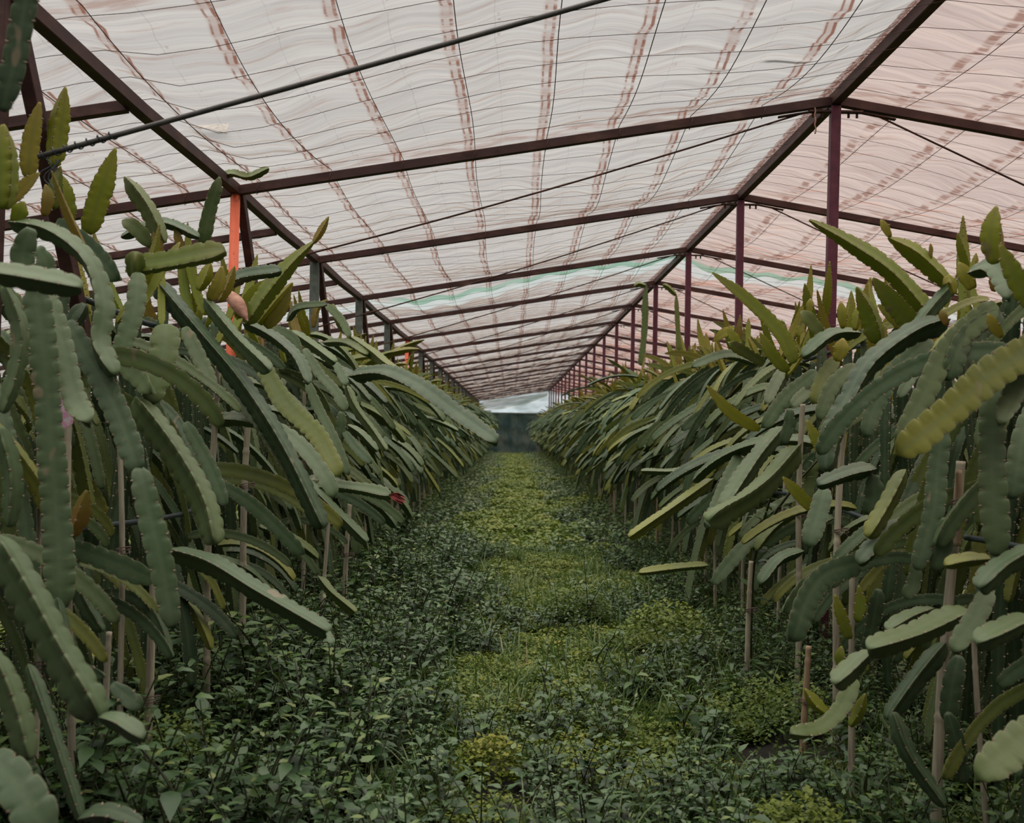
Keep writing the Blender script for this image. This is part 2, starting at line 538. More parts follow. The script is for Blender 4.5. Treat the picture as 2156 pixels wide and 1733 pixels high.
def wires(parent, x0, x1):
    mb = MB()
    y = YS + 0.1
    ys = []
    while y < YE - 0.2:
        ys.append(y); y += BAY / 9
    for y in ys:
        xs = np.linspace(x0, x1, int(abs(x1 - x0) / 0.2))
        P = np.stack([xs, y + 0.012 * np.sin(xs * 4 + y * 7), roof_z(xs) + 0.036 - sag(xs, np.full_like(xs, y), False) - 0.012], 1)
        mb.add(*tube(P, 0.0015 if y < 20 else 0.0024, 4, False))
    x = XR
    k = 0
    while True:
        k += 1
        x = XR + (k * WP if x1 > XR + 0.1 else -k * WP)
        if not (min(x0, x1) < x < max(x0, x1)): break
        yy = np.arange(YS, YE, BAY / 18)
        X = np.full_like(yy, x) - 0.009 * np.sin((yy - D0) * 2 * PI / BAY)
        P = np.stack([X, yy, roof_z(X) + 0.030 - sag(X, yy, False) - 0.012], 1)
        mb.add(*tube(P, 0.0022, 4, False))
    o = link('wire_grid', mb.mesh('wire_grid'), M_WIRE, parent)
    tag(o, 'thin rusty wire grid under the film')


wires(ceil_l, XL_OUT, XR)
wires(ceil_r, XR, XR_OUT)

# ------------------------------------------------------------------ frame
ORD = ['first', 'second', 'third', 'fourth', 'fifth', 'sixth', 'seventh', 'eighth', 'ninth', 'tenth', 'eleventh', 'twelfth', 'thirteenth', 'fourteenth', 'fifteenth', 'sixteenth', 'seventeenth', 'eighteenth', 'nineteenth']


def one(name, mb, mat, label, cat, group=None, smooth=False):
    o = link(name, mb.mesh(name, smooth), mat)
    return tag(o, label, cat, group)


# ridge beam
mb = MB(); mb.add(*bar((XR, YS, ZR - 0.02), (XR, YE, ZR - 0.02), 0.055, 0.07))
one('ridge_beam', mb, M_RUST, 'long rusty steel beam along the ridge where white film meets rosy film', 'beam')
# purlin with the kinks it has between posts
P = []
for n in range(-2, NB + 1):
    P.append((XP, truss_y(n), ZP - 0.02))
    P.append((XP, truss_y(n) + BAY / 2, ZP - 0.035))
P = [p for p in P[1:-1] if p[1] > 2.5]
mb = MB()
for a, b in zip(P[:-1], P[1:]):
    mb.add(*bar(a, b, 0.055, 0.06))
one('purlin', mb, M_RUST, 'long rusty steel beam below the white film, carried on the orange and grey posts', 'beam')
XP2 = 5.5
mb = MB(); mb.add(*bar((XP2, YS, roof_z(XP2) - 0.02), (XP2, YE, roof_z(XP2) - 0.02), 0.055, 0.06))
one('purlin', mb, M_RUST, 'long rusty steel beam low on the rosy slope', 'beam')

for n in range(-1, NB + 1):
    y = truss_y(n)
    far = n > 8
    nm = ORD[n] if n >= 0 else 'overhead'
    if n >= 0:
        # rafters
        mb = MB(); mb.add(*bar((XR - 0.03, y, ZR - 0.035), (XL_OUT, y, roof_z(XL_OUT) - 0.035), 0.05, 0.055))
        # tie wires wrapped round it
        o = one('rafter', mb, M_RUST, ('rusty rafter under the white film meeting the %s plum post' % nm) if not far else 'rusty rafter under the white film near the far netting', 'rafter', 'rafters under the white film')
        if n < 5:
            for k in range(1, 10):
                mt = MB()
                x = XR - k * WP
                c = np.array([x, y, roof_z(x) - 0.035])
                th = np.linspace(0, 2 * PI, 13)
                Pq = np.stack([np.full(13, c[0]) + 0.01 * np.sin(th), c[1] + 0.032 * np.cos(th), c[2] + 0.037 * np.sin(th)], 1)
                mt.add(*tube(Pq, 0.0018, 4, False))
                link('tie_wire', mt.mesh('tie_wire'), M_TIE, o)
        mb = MB(); mb.add(*bar((XR + 0.03, y, ZR - 0.035), (XR_OUT, y, roof_z(XR_OUT) - 0.035), 0.05, 0.055))
        one('rafter', mb, M_RUST, ('rusty rafter under the rosy film meeting the %s plum post' % nm) if not far else 'rusty rafter under the rosy film near the far netting', 'rafter', 'rafters under the rosy film')
    # short rafters low on the white slope, midway
    ym = y + BAY * 0.45
    if ym < YE:
        mb = MB(); mb.add(*bar((XP - 0.02, ym, ZP - 0.055), (XL_OUT, ym, roof_z(XL_OUT) - 0.055), 0.05, 0.05))
        one('short_rafter', mb, M_RUST, ('short rusty rafter joining the purlin just behind the %s' % ('orange pipe post' if n == 0 else 'dark edge post' if n < 0 else '%s grey post' % ORD[n - 1])) if not far else 'short rusty rafter low on the white slope near the far netting', 'rafter', 'short rafters low on the white slope')
    if n >= 0:
        # plum ridge posts
        top = at({0: 1760, 1: 1545, 2: 1433}.get(n, 0), {0: 215, 1: 408, 2: 530}.get(n, 0), y) if n in (0, 1, 2) else None
        mb = MB()
        lean = 0.0 if n > 2 else [-0.03, 0.0, 0.0][max(n, 0)]
        mb.add(*bar((XR + lean, y, -0.05), (XR, y, ZR - 0.064), 0.058, 0.058, up=(0, 1, 0)))
        o = one('ridge_post', mb, M_PURPLE, ('%s plum painted steel post under the ridge, counting away from the camera' % nm) if not far else 'slim plum painted ridge post deep in the greenhouse', 'post', 'plum posts under the ridge')
        if n < 6:
            mp = MB()
            mp.add(*bar((XR - 0.16, y, ZR - 0.095), (XR + 0.16, y, ZR - 0.095), 0.05, 0.012))
            for dx in (-0.13, -0.08, 0.08, 0.13):
                mp.add(*tube([(XR + dx, y, ZR - 0.095), (XR + dx, y, ZR - 0.13)], 0.008, 6))
            link('bolted_plate', mp.mesh('bolted_plate', False), M_RUST, o)
            mt = MB()
            for k in range(3):
                th = np.linspace(0, 2 * PI, 17)
                zz = 2.02 + 0.012 * k
                Pq = np.stack([XR + 0.04 * np.cos(th), y + 0.04 * np.sin(th), zz + 0.008 * np.sin(th + k)], 1)
                mt.add(*tube(Pq, 0.002, 4, False))
            link('tie_wire', mt.mesh('tie_wire'), M_TIE, o)
    # posts under the purlin
    mb = MB()
    if n in (0, 4):
        mb.add(*tube([(XP - 0.035, y, -0.05), (XP, y, ZP - 0.05)], 0.029, 14))
        o = one('purlin_post', mb, M_ORANGE, 'orange painted round pipe post with bolt holes' if n == 0 else 'small orange pipe post farther along the purlin', 'post', 'posts under the purlin', True)
        for zz in (1.95, 2.08, 2.22):
            mh = MB()
            c = np.array([XP - 0.035 * (1 - zz / ZP), y - 0.030, zz])
            mh.add(*tube([c, c + np.array([0, 0.004, 0])], 0.008, 8))
            link('bolt_hole', mh.mesh('bolt_hole'), M_HOSE, o)
    elif n > 0:
        mb.add(*bar((XP - 0.01, y, -0.05), (XP - 0.01, y, ZP - 0.05), 0.075, 0.06, up=(0, 1, 0)))
        one('purlin_post', mb, M_GREYPOST, ('grey green concrete post under the purlin, %s behind the orange pipe post' % ORD[n - 1]) if not far else 'small grey green post under the purlin deep in the greenhouse', 'post', 'posts under the purlin')
    else:
        mb.add(*bar((XP - 0.06, y, -0.05), (XP, y, ZP - 0.05), 0.06, 0.06, up=(0, 1, 0)))
        one('purlin_post', mb, M_RUST, 'dark rusty post at the photo edge, before the orange pipe post', 'post', 'posts under the purlin')
    mb = MB()
    mb.add(*bar((XP + 0.02, y + 0.03, ZP - 0.04), (XP + 0.10, y + 0.62, 1.55), 0.05, 0.05))
    one('post_brace', mb, M_RUST, ('slanted rusty brace beside the %s' % ('orange pipe post' if n == 0 else 'dark edge post' if n < 0 else 'grey post %s behind the orange one' % ORD[n - 1])) if not far else 'slanted rusty brace deep in the greenhouse', 'brace', 'slanted braces along the purlin')
    # tie rods in each truss
    r = 0.009 if n < 0 else 0.006
    q0 = np.array([XR - 0.2, y, ZR - 0.2 * SLOPE - 0.075]) if n >= 0 else at(1330, -28, y)
    q1 = np.array([XP, y, ZP - 0.52 - (0.08 if n > 0 else 0)])
    if n < 0:
        q1 = at(80, 330, y)
        dd = at(1240, 0, y) - q1
        f = 1.0
        while (q1 + dd * f)[2] < float(roof_z((q1 + dd * f)[0])) - 0.05 and f < 3: f += 0.01
        q0 = q1 + dd * f
    tt = np.linspace(0, 1, 12)[:, None]
    Pq = q0 * (1 - tt) + q1 * tt
    Pq[:, 2] -= (0.03 if n >= 0 else 0.012) * np.sin(PI * tt[:, 0])
    mb = MB(); mb.add(*tube(Pq, r, 8))
    if n >= 0:
        mb.add(*bar((XR - 0.08, y, ZR - 0.08 * SLOPE - 0.072), (XR - 0.34, y, ZR - 0.34 * SLOPE - 0.076), 0.03, 0.01))
    o = one('tie_rod', mb, M_CABLE if n < 0 else M_WIRE, 'thick grey rod slanting across the white film overhead' if n < 0 else ('thin tie rod under the white film from the top of the %s plum post' % nm) if not far else 'thin tie rod under the white film near the far netting', 'rod', 'tie rods under the white film', True)
    if n < 0:
        mt = MB()
        th = np.linspace(0, 14 * PI, 90)
        a = q1[None, :] + (q0 - q1)[None, :] * (0.07 * th / th[-1])[:, None]
        Pq = np.stack([a[:, 0], a[:, 1] + 0.014 * np.cos(th), a[:, 2] + 0.014 * np.sin(th)], 1)
        mt.add(*tube(Pq, 0.0025, 4, False))
        for k in range(4):
            a = q1 + np.array([0.03 + 0.014 * k, -0.01, -0.01])
            z = np.linspace(0, 1, 8)
            Pq = np.stack([a[0] + 0.02 * np.sin(z * 5 + k), a[1] + 0 * z, a[2] - z * (0.05 + 0.03 * k)], 1)
            me_ = MB(); me_.add(*tube(Pq, 0.0022, 4, False))
            link('wire_end', me_.mesh('wire_end'), M_HOSE, o)
        link('wire_wrapping', mt.mesh('wire_wrapping'), M_HOSE, o)
    if n < 0: continue
    q0 = np.array([XR + 0.26, y, ZR - 0.26 * SLOPE - 0.075])
    q1 = np.array([XP2, y, ZR - 0.26 * SLOPE - 0.45 * (XP2 - XR - 0.26)])
    Pq = q0 * (1 - tt) + q1 * tt
    Pq[:, 2] -= 0.03 * np.sin(PI * tt[:, 0])
    mb = MB(); mb.add(*tube(Pq, 0.006, 8))
    mb.add(*bar((XR + 0.16, y, ZR - 0.16 * SLOPE - 0.072), (XR + 0.36, y, ZR - 0.36 * SLOPE - 0.076), 0.03, 0.01))
    one('tie_rod', mb, M_WIRE, ('thin tie rod under the rosy film from the top of the %s plum post' % nm) if not far else 'thin tie rod under the rosy film near the far netting', 'rod', 'tie rods under the rosy film', True)
    # outer posts low on the rosy slope
    if n >= 0:
        mb = MB()
        mb.add(*bar((XP2, y, -0.05), (XP2, y, roof_z(XP2) - 0.05), 0.06, 0.06, up=(0, 1, 0)))
        one('outer_post', mb, M_PURPLE, ('plum post low on the rosy slope, level with the %s ridge post' % nm) if not far else 'plum outer post of the rosy slope deep in the greenhouse', 'post', 'outer posts of the rosy slope')

# a torn flap of film and a knotted scrap of twine
mb = MB()
V = np.array([at(398, 268, 5.85), at(440, 272, 5.8), at(478, 282, 5.75), at(482, 261, 5.85), at(448, 262, 5.9)])
V = np.vstack([V, V + np.array([0, 0, 0.003])])
mb.add(V, [ring_faces(2, 5), np.arange(5)[::-1][None, :], (np.arange(5) + 5)[None, :]])
one('film_flap', mb, mat_simple('grimy_film', [(0.35, (0.16, 0.14, 0.12)), (0.7, (0.34, 0.3, 0.26))], 30, 0.7, 0.2), 'small torn grey flap hanging from the white film near the thick rod', 'flap')
mb = MB()
Pq = [np.array([XR - 0.13, D0 - 0.02, ZR - 0.07])]
for q in range(6):
    Pq.append(Pq[-1] + np.array([0.006 * (-1) ** q, -0.004, -0.028]))
mb.add(*tube(catmull(Pq, 0.008)[0], 0.0045, 6))
one('twine_scrap', mb, M_HUSK, 'knotted scrap of twine dangling below the ridge beside the first plum post', 'twine', None, True)

# ------------------------------------------------------------------ walls and floor
def panel(name, P, nu, nv, amp, mat, seed, label, cat, axis):
    """hanging cloth with soft folds, P: corner points a(bottom start) b(bottom end) c(top end) d(top start)"""
    a, b, c, d = [np.array(p, float) for p in P]
    u = np.linspace(0, 1, nu + 1)[None, :, None]
    v = np.linspace(0, 1, nv + 1)[:, None, None]
    V = (a * (1 - u) + b * u) * (1 - v) + (d * (1 - u) + c * u) * v
    uu, vv = u[..., 0] * np.linalg.norm(b - a), v[..., 0] * np.linalg.norm(d - a)
    off = amp * (np.sin(uu * 5 + seed) + 0.6 * np.sin(uu * 11 + vv * 3 + seed * 2) + 0.5 * np.sin(vv * 9 + uu * 2))
    V[..., axis] += off
    k = nu + 1
    i = (np.arange(nv)[:, None] * k + np.arange(nu)[None, :]).ravel()
    o = link(name, mk_mesh(name, V.reshape(-1, 3), [np.stack([i, i + 1, i + 1 + k, i + k], -1)]), mat)
    return tag(o, label, cat, kind='structure')


zt = 2.18
zl, zr_ = float(roof_z(XL_OUT)), float(roof_z(XR_OUT))
panel('wall_back', [(XL_OUT, YE, -0.1), (XR_OUT, YE, -0.1), (XR_OUT, YE, zt), (XL_OUT, YE, zt)], 90, 14, 0.04, M_NET, 1, 'dark blue green shade netting closing the far end', 'netting', 1)
M_GABLE, nt_, out_ = new_mat('pale_film')
_T = NT(nt_)
_pos = _T.n('ShaderNodeTexCoord').outputs['Object']
_c = _T.mix(_T.smooth(_T.noise(_T.scaled(_pos, (0.6, 1, 2.5)), 1.5, 4), 0.4, 0.68), (0.66, 0.72, 0.74), (0.4, 0.47, 0.46))
_d = _T.n('ShaderNodeBsdfDiffuse'); _T.l(_c, _d.inputs[0])
_t = _T.n('ShaderNodeBsdfTranslucent'); _T.l(_c, _t.inputs[0])
_m = _T.n('ShaderNodeMixShader'); _m.inputs[0].default_value = 0.75
_T.l(_d.outputs[0], _m.inputs[1]); _T.l(_t.outputs[0], _m.inputs[2]); _T.l(_m.outputs[0], out_.inputs[0])
panel('wall_back_gable', [(XL_OUT, YE - 0.05, zt), (XR, YE - 0.05, zt), (XR, YE - 0.05, ZR), (XL_OUT, YE - 0.05, zl)], 50, 12, 0.05, M_GABLE, 2, 'pale plastic film above the far netting, white roof side', 'end film', 1)
panel('wall_back_gable', [(XR, YE - 0.05, zt), (XR_OUT, YE - 0.05, zt), (XR_OUT, YE - 0.05, zr_), (XR, YE - 0.05, ZR)], 50, 12, 0.05, M_GABLE, 3, 'pale plastic film above the far netting, rosy roof side', 'end film', 1)
# a slumped curtain of film and the rail below it, at the far end
mb = MB()
nu, nv = 30, 10
u = np.linspace(0, 1, nu + 1)[None, :]
v = np.linspace(0, 1, nv + 1)[:, None]
X = -1.6 + 3.4 * u + 0 * v
ztop = roof_z(X) - 0.15
zbot = 2.32 + 0.75 * u ** 2.2 + 0 * v
Z = ztop * v + zbot * (1 - v)
Y = YE - 1.2 - 0.5 * np.sin(PI * v) + 0.08 * np.sin(u * 17 + v * 4)
V = np.stack([X, Y, Z], -1).reshape(-1, 3)
k = nu + 1
i = (np.arange(nv)[:, None] * k + np.arange(nu)[None, :]).ravel()
mb.add(V, [np.stack([i, i + 1, i + 1 + k, i + k], -1)])
one('film_curtain', mb, M_GABLE, 'white plastic film curtain slumping from the rafter before the far netting', 'curtain', None, True)
mb = MB(); mb.add(*bar((XL_OUT, YE - 0.2, zt + 0.02), (XR_OUT, YE - 0.2, zt + 0.02), 0.05, 0.06))
one('end_rail', mb, M_GREYPOST, 'pale horizontal rail along the top of the far netting', 'rail')
# unseen netting wall and roof netting, added behind the camera to darken the foreground
panel('wall_front_added', [(XL_OUT, -3.0, -0.1), (XR_OUT, -3.0, -0.1), (XR_OUT, -3.0, zr_), (XL_OUT, -3.0, zl)], 90, 14, 0.03, M_NET, 6, 'unseen netting wall added behind the camera to darken the foreground', 'netting', 1)
for _a, _b, _za, _zb in ((XL_OUT, XR, zl, ZR), (XR, XR_OUT, ZR, zr_)):
    panel('ceiling', [(_a, -3.0, _za + .06), (_b, -3.0, _zb + .06), (_b, 0.7, _zb + .06), (_a, 0.7, _za + .06)], 60, 30, 0.008, M_NET, 7, 'unseen netting added over the first metres of roof to darken the foreground', 'netting', 2)
panel('wall_left', [(XL_OUT, -3.0, -0.1), (XL_OUT, YE, -0.1), (XL_OUT, YE, zl), (XL_OUT, -3.0, zl)], 120, 6, 0.03, M_NET, 4, 'dark shade netting along the low side of the white slope', 'netting', 0)
panel('wall_right', [(XR_OUT, -3.0, -0.1), (XR_OUT, YE, -0.1), (XR_OUT, YE, zr_), (XR_OUT, -3.0, zr_)], 120, 6, 0.03, M_NET, 5, 'dark shade netting along the low side of the rosy slope', 'netting', 0)


def ground_z(x, y):
    """low beds under the rows, a shallow path between"""
    z = 0.02 * np.sin(x * 3.1 + y * 1.7) + 0.015 * np.sin(y * 2.3 - x) + 0.01 * np.sin(x * 9 + y * 7)
    bed = np.exp(-((x - XP) / 0.55) ** 2) + np.exp(-((x - XR) / 0.55) ** 2)
    return z + 0.07 * bed


gx, gy = np.meshgrid(np.arange(-8, 8.6, 0.16), np.arange(-2, 61.2, 0.2))
V = np.stack([gx, gy, ground_z(gx, gy)], -1).reshape(-1, 3)
k = gx.shape[1]
i = (np.arange(gx.shape[0] - 1)[:, None] * k + np.arange(k - 1)[None, :]).ravel()
o = link('floor', mk_mesh('floor', V, [np.stack([i, i + 1, i + 1 + k, i + k], -1)]), M_SOIL)
tag(o, 'dark damp soil of the aisle, bare in small patches', 'ground', kind='structure')

# ------------------------------------------------------------------ cactus stems
def stem_geo(P, R, ds=0.012, roll=0.0, pitch=0.045, notch=0.22, pointed=0.0, young=0.0, rnd=None, neck=True,
             valley=0.40, spines=True, ref=None, lod=0, phase=None, vary=0.0):
    """three-winged scalloped stem along P (control points). returns verts, faces, attrs"""
    C, s = catmull(P, ds)
    L = s[-1]
    m = len(C)
    Tn, N, B = frames(C, roll, ref)
    rnd = rng.random() if rnd is None else rnd
    ph = rng.random(3) if phase is None else phase
    t = s / L
    env = np.ones(m)
    if neck:
        env *= np.clip(0.34 + 0.66 * np.sqrt(np.clip(s / 0.05, 0, 1)), 0, 1)
    tl = min(0.075, L * 0.3)
    if pointed > 0:
        q = np.clip((1 - t) / max(pointed, 1e-3), 0, 1)
        env *= 0.12 + 0.88 * np.sin(q * PI / 2) ** 0.9
    else:
        q = np.clip((L - s) / tl, 0, 1)
        env *= 0.25 + 0.75 * np.sqrt(1 - (1 - q) ** 2)
    env *= 1 + 0.06 * np.sin(s * 9 + rnd * 20) + 0.04 * np.sin(s * 23 + rnd * 9)
    # ring template: (angle offset, radius fraction, rim value, how strongly it scallops)
    if lod == 0:
        tpl = [(0, 1.0, 1.0, 1.0), (0.075, 0.92, 0.72, 0.75), (0.40, 0.55, 0.4, 0.10), (PI / 3, valley, 0.0, 0.0),
               (2 * PI / 3 - 0.40, 0.55, 0.4, 0.10), (2 * PI / 3 - 0.075, 0.92, 0.72, 0.75)]
    elif lod == 1:
        tpl = [(0, 1.0, 1.0, 1.0), (0.16, 0.84, 0.6, 0.9), (PI / 3, valley, 0.0, 0.0), (2 * PI / 3 - 0.16, 0.84, 0.6, 0.9)]
    else:
        tpl = [(0, 1.0, 0.9, 1.0), (PI / 3, valley, 0.0, 0.0)]
    ang, rad, rim = [], [], []
    kk = len(tpl)
    Rr = np.zeros((m, 3 * kk)); A = np.zeros(3 * kk); RM = np.zeros(3 * kk)
    for r in range(3):
        u = np.mod(s / pitch + ph[r], 1.0)
        sc = 1 - notch * np.abs(2 * u - 1) ** 4 - 0.07 * u
        for j, (a, rf, rm, st) in enumerate(tpl):
            rr = r if j <= kk // 2 else (r + 1) % 3
            if rr != r:
                u2 = np.mod(s / pitch + ph[rr], 1.0)
                s2 = 1 - notch * np.abs(2 * u2 - 1) ** 4 - 0.07 * u2
            else:
                s2 = sc
            Rr[:, r * kk + j] = R * env * rf * (1 - st * (1 - s2))
            A[r * kk + j] = r * 2 * PI / 3 + a
            RM[r * kk + j] = rm
    V = C[:, None, :] + Rr[..., None] * (np.cos(A)[None, :, None] * N[:, None, :] + np.sin(A)[None, :, None] * B[:, None, :])
    k = 3 * kk
    nv = m * k
    V = V.reshape(-1, 3)
    fs = [ring_faces(m, k), np.arange(k)[::-1][None, :], (np.arange(k) + (m - 1) * k)[None, :]]
    rimv = np.tile(RM, m)
    al = np.repeat(t, k)
    sp = np.zeros(nv)
    if spines and lod == 0:
        vv, ff = [], []
        base = nv
        for r in range(3):
            n0 = int(math.floor(L / pitch))
            for q in range(1, n0 + 1):
                si = (q - ph[r]) * pitch
                if si < 0.03 or si > L - 0.02: continue
                i = min(m - 1, int(si / L * (m - 1)))
                rv = math.cos(A[r * kk]) * N[i] + math.sin(A[r * kk]) * B[i]
                rad_ = Rr[i, r * kk]
                c = C[i] + rv * (rad_ - 0.002)
                h = 0.0045
                vv += [c + Tn[i] * h, c - Tn[i] * h * 0.9, c + np.cross(rv, Tn[i]) * h, c - np.cross(rv, Tn[i]) * h, c + rv * 0.0075 - Tn[i] * 0.001]
                ff += [(base, base + 2, base + 4), (base + 2, base + 1, base + 4), (base + 1, base + 3, base + 4), (base + 3, base, base + 4)]
                base += 5
        if vv:
            V = np.vstack([V, np.array(vv)])
            fs.append(np.array(ff))
            e = len(vv)
            rimv = np.concatenate([rimv, np.ones(e)]); al = np.concatenate([al, np.zeros(e)]); sp = np.concatenate([sp, np.ones(e)])
    nn = len(V)
    return V, fs, {'rim': rimv, 'along': al, 'spine': sp, 'young': np.full(nn, young), 'rnd': np.full(nn, rnd), 'vary': np.full(nn, vary)}


def arc(L, e0, e1, az=0.0, sway=0.15, n=9, pw=1.0, z0=0.0):
    """control points growing outward (+x): elevation turns from e0 to e1 along the length"""
    P = [np.zeros(3)]
    a = az
    for i in range(n):
        t = (i + 0.5) / n
        e = e0 + (e1 - e0) * t ** pw
        a += sway * (rng.random() - 0.5)
        d = np.array([math.cos(e) * math.cos(a), math.cos(e) * math.sin(a), math.sin(e)])
        P.append(P[-1] + d * L / n)
    return np.array(P)


R_ = math.radians
KINDS = {}


def kinds():
    """control-point prototypes for every habit of stem: (points, radius, young, pointed)"""
    D, S_, U, C_, G, H = [], [], [], [], [], []
    for i in range(12):
        L = rng.uniform(0.6, 1.15)
        D.append((arc(L, R_(rng.uniform(-45, 18)), R_(rng.uniform(-80, -56)), 0, 0.14, 10, rng.uniform(0.4, 0.75)), rng.uniform(0.028, 0.038), 0.0, 0.0))
    for i in range(8):
        L = rng.uniform(0.4, 0.8)
        S_.append((arc(L, R_(rng.uniform(-15, 25)), R_(rng.uniform(-65, -40)), 0, 0.2, 8, 0.8), rng.uniform(0.03, 0.04), 0.0, 0.0))
    for i in range(10):
        L = rng.uniform(0.16, 0.46)
        U.append((arc(L, R_(rng.uniform(45, 75)), R_(rng.uniform(55, 95)), 0, 0.1, 6), rng.uniform(0.026, 0.036), 1.0, rng.uniform(0.3, 0.55)))
    for i in range(5):
        P = [np.array([0.05 * math.sin(2.1 * z + i), 0.05 * math.cos(1.7 * z + 2 * i), z]) for z in np.linspace(0, 1.85, 9)]
        C_.append((np.array(P), rng.uniform(0.026, 0.034), 0.0, 0.0))
    for i in range(8):
        L = rng.uniform(0.5, 1.1)
        G.append((arc(L, R_(rng.uniform(-55, -30)), R_(rng.uniform(-90, -75)), 0, 0.2, 8, 0.5), rng.uniform(0.03, 0.04), 0.0, 0.0))
    for i in range(6):
        L = rng.uniform(0.5, 0.95)
        H.append((arc(L, R_(rng.uniform(25, 55)), R_(rng.uniform(-20, 20)), 0, 0.2, 8, 1.0), rng.uniform(0.03, 0.038), rng.uniform(0.25, 0.8), 0.25))
    return {'droop': D, 'side': S_, 'shoot': U, 'climb': C_, 'hang': G, 'reach': H}


KINDS = kinds()
PROTO = {}
for kname, lst in KINDS.items():
    PROTO[kname] = []
    for (P, R, yg, pt) in lst:
        g0 = MB()
        g0.add(*stem_geo(P, R, 0.0115, rng.uniform(0, 2.1), rng.uniform(0.03, 0.036) if yg > .6 else rng.uniform(0.038, 0.05), rng.uniform(0.16, 0.24), pt, yg, rnd=0.0 if kname == 'climb' else rng.random(), neck=kname != 'climb', vary=0.12 if kname == 'climb' else 1.0))  # old climbers darker, their colour also carrying the shade of the lower gaps
        g1 = stem_geo(P, R * .82, 0.016, rng.uniform(0, 2.1), 0.056, 0.27, pt, yg, rnd=0.0, lod=1)
        g2 = stem_geo(P, R * .8, 0.045, rng.uniform(0, 2.1), 0.13, 0.2, pt, yg, rnd=0.0, lod=2)
        PROTO[kname].append((g0.mesh('stem_' + kname), g1, g2))
        PROTO[kname][-1][0].materials.append(M_CACTUS)


def recipe(side, dens=1.0, near=1.0, far=False):
    """list of (kind, index, x, y, z, azimuth, scale, lean) in the plant's own frame; the aisle lies along -side*x"""
    out = []
    ai = 0.0 if side < 0 else PI            # azimuth towards the aisle

    def add(kind, x, y, z, az, sc, lean=0.0):
        out.append((kind, int(rng.integers(len(KINDS[kind]))), x, y, z, az, sc, lean))
    ax = 1.0 if side < 0 else -1.0
    for i in range(int((44 if far else 28) * dens * near)):
        add('droop', ax * rng.uniform(-0.1, 0.30), rng.uniform(-0.4, 0.4), 1.92 - 0.62 * rng.random() ** 1.5, ai + rng.normal(0, 0.55), rng.uniform(0.6, 1.05), rng.normal(0, 0.2))
    for i in range(int(9 * dens)):
        add('droop', -ax * rng.uniform(-0.1, 0.3), rng.uniform(-0.4, 0.4), rng.uniform(1.5, 1.8), ai + PI + rng.normal(0, 0.5), rng.uniform(0.75, 1.1))
    for i in range(int((16 if far else 10) * dens * near)):
        add('side', ax * rng.uniform(0.1, 0.42), rng.uniform(-0.4, 0.4), rng.uniform(1.0, 1.7), ai + rng.normal(0, 0.5), rng.uniform(0.7, 1.1))
    for i in range(int(12 * dens)):
        add('hang', ax * rng.uniform(-0.2, 0.35), rng.uniform(-0.4, 0.4), rng.uniform(1.1, 1.8), ai + rng.normal(0, 0.7), rng.uniform(0.8, 1.1))
    for i in range(7):
        add('climb', rng.uniform(-0.2, 0.2), rng.uniform(-0.36, 0.36), 0.0, rng.uniform(0, 2 * PI), rng.uniform(0.95, 1.05))
    for i in range(int(((20 if side > 0 else 12) if far else (14 if side > 0 else 9)) * dens)):
        add('shoot', rng.uniform(-0.25, 0.35) * ax, rng.uniform(-0.4, 0.4), rng.uniform(1.7, 1.92), rng.uniform(0, 2 * PI), rng.uniform(0.6, 1.15))
    for i in range(int(3 * dens)):
        add('reach', rng.uniform(-0.2, 0.3) * ax, rng.uniform(-0.4, 0.4), rng.uniform(1.65, 1.8), ai + rng.normal(0, 1.0), rng.uniform(0.7, 1.1))
    return out


def local_mat(x, y, z, az, sc, lean):
    return Matrix.Translation((x, y, z)) @ Matrix.Rotation(az, 4, 'Z') @ Matrix.Rotation(lean, 4, 'Y') @ Matrix.Scale(sc, 4)


PNAME = {'droop': 'stem', 'side': 'stem', 'hang': 'stem', 'climb': 'trunk_stem', 'shoot': 'young_shoot', 'reach': 'stem'}


def plant_meshes(side, lod, count):
    res = []
    for q in range(count):
        mb = MB()
        for (kd, idx, x, y, z, az, sc, lean) in recipe(side, 1.0, 1.0, True):
            g = PROTO[kd][idx][lod]
            Mx = np.array(local_mat(x, y, z, az, sc, lean))
            at_ = dict(g[2])
            at_['rnd'] = np.full(len(g[0]), rng.random() * (0.12 if kd == 'climb' else 1.0))  # climbers stay at the dark end, gap shade put into their colour
            mb.add(g[0] @ Mx[:3, :3].T + Mx[:3, 3], g[1], at_)
        me = mb.mesh('cactus_plant')
        me.materials.append(M_CACTUS)
        res.append(me)
    return res


SLOT = BAY / 4
GROUPNAME = 'dragon fruit cacti in the two rows beside the aisle'


def plant_label(side, k):
    """k: slots counted from the first truss in view"""
    n, q = divmod(k, 4)
    if side < 0:
        post = lambda i: 'the orange pipe post' if i == 0 else 'the dark edge post' if i < 0 else 'the %s grey post past the orange one' % ORD[i - 1]
    else:
        post = lambda i: 'the %s plum post' % ORD[i] if i >= 0 else 'the aisle end before the plum posts'
    row = 'in the row under the white film' if side < 0 else 'in the row under the rosy ridge'
    row = 'beneath the purlin' if side < 0 else 'beneath the ridge'
    if k < -4:
        return 'huge dragon fruit cactus %s, cut off by the photo edge' % row
    if k < 0:
        return 'big dragon fruit cactus %s, %s before %s' % (row, {-1: 'just', -2: 'two plants', -3: 'three plants', -4: 'four plants'}[k], 'the orange pipe post' if side < 0 else 'the first plum post')
    where = ['growing around', 'just behind', 'midway behind', 'well behind'][q]
    return 'dragon fruit cactus %s, %s %s' % (row, where, post(n))


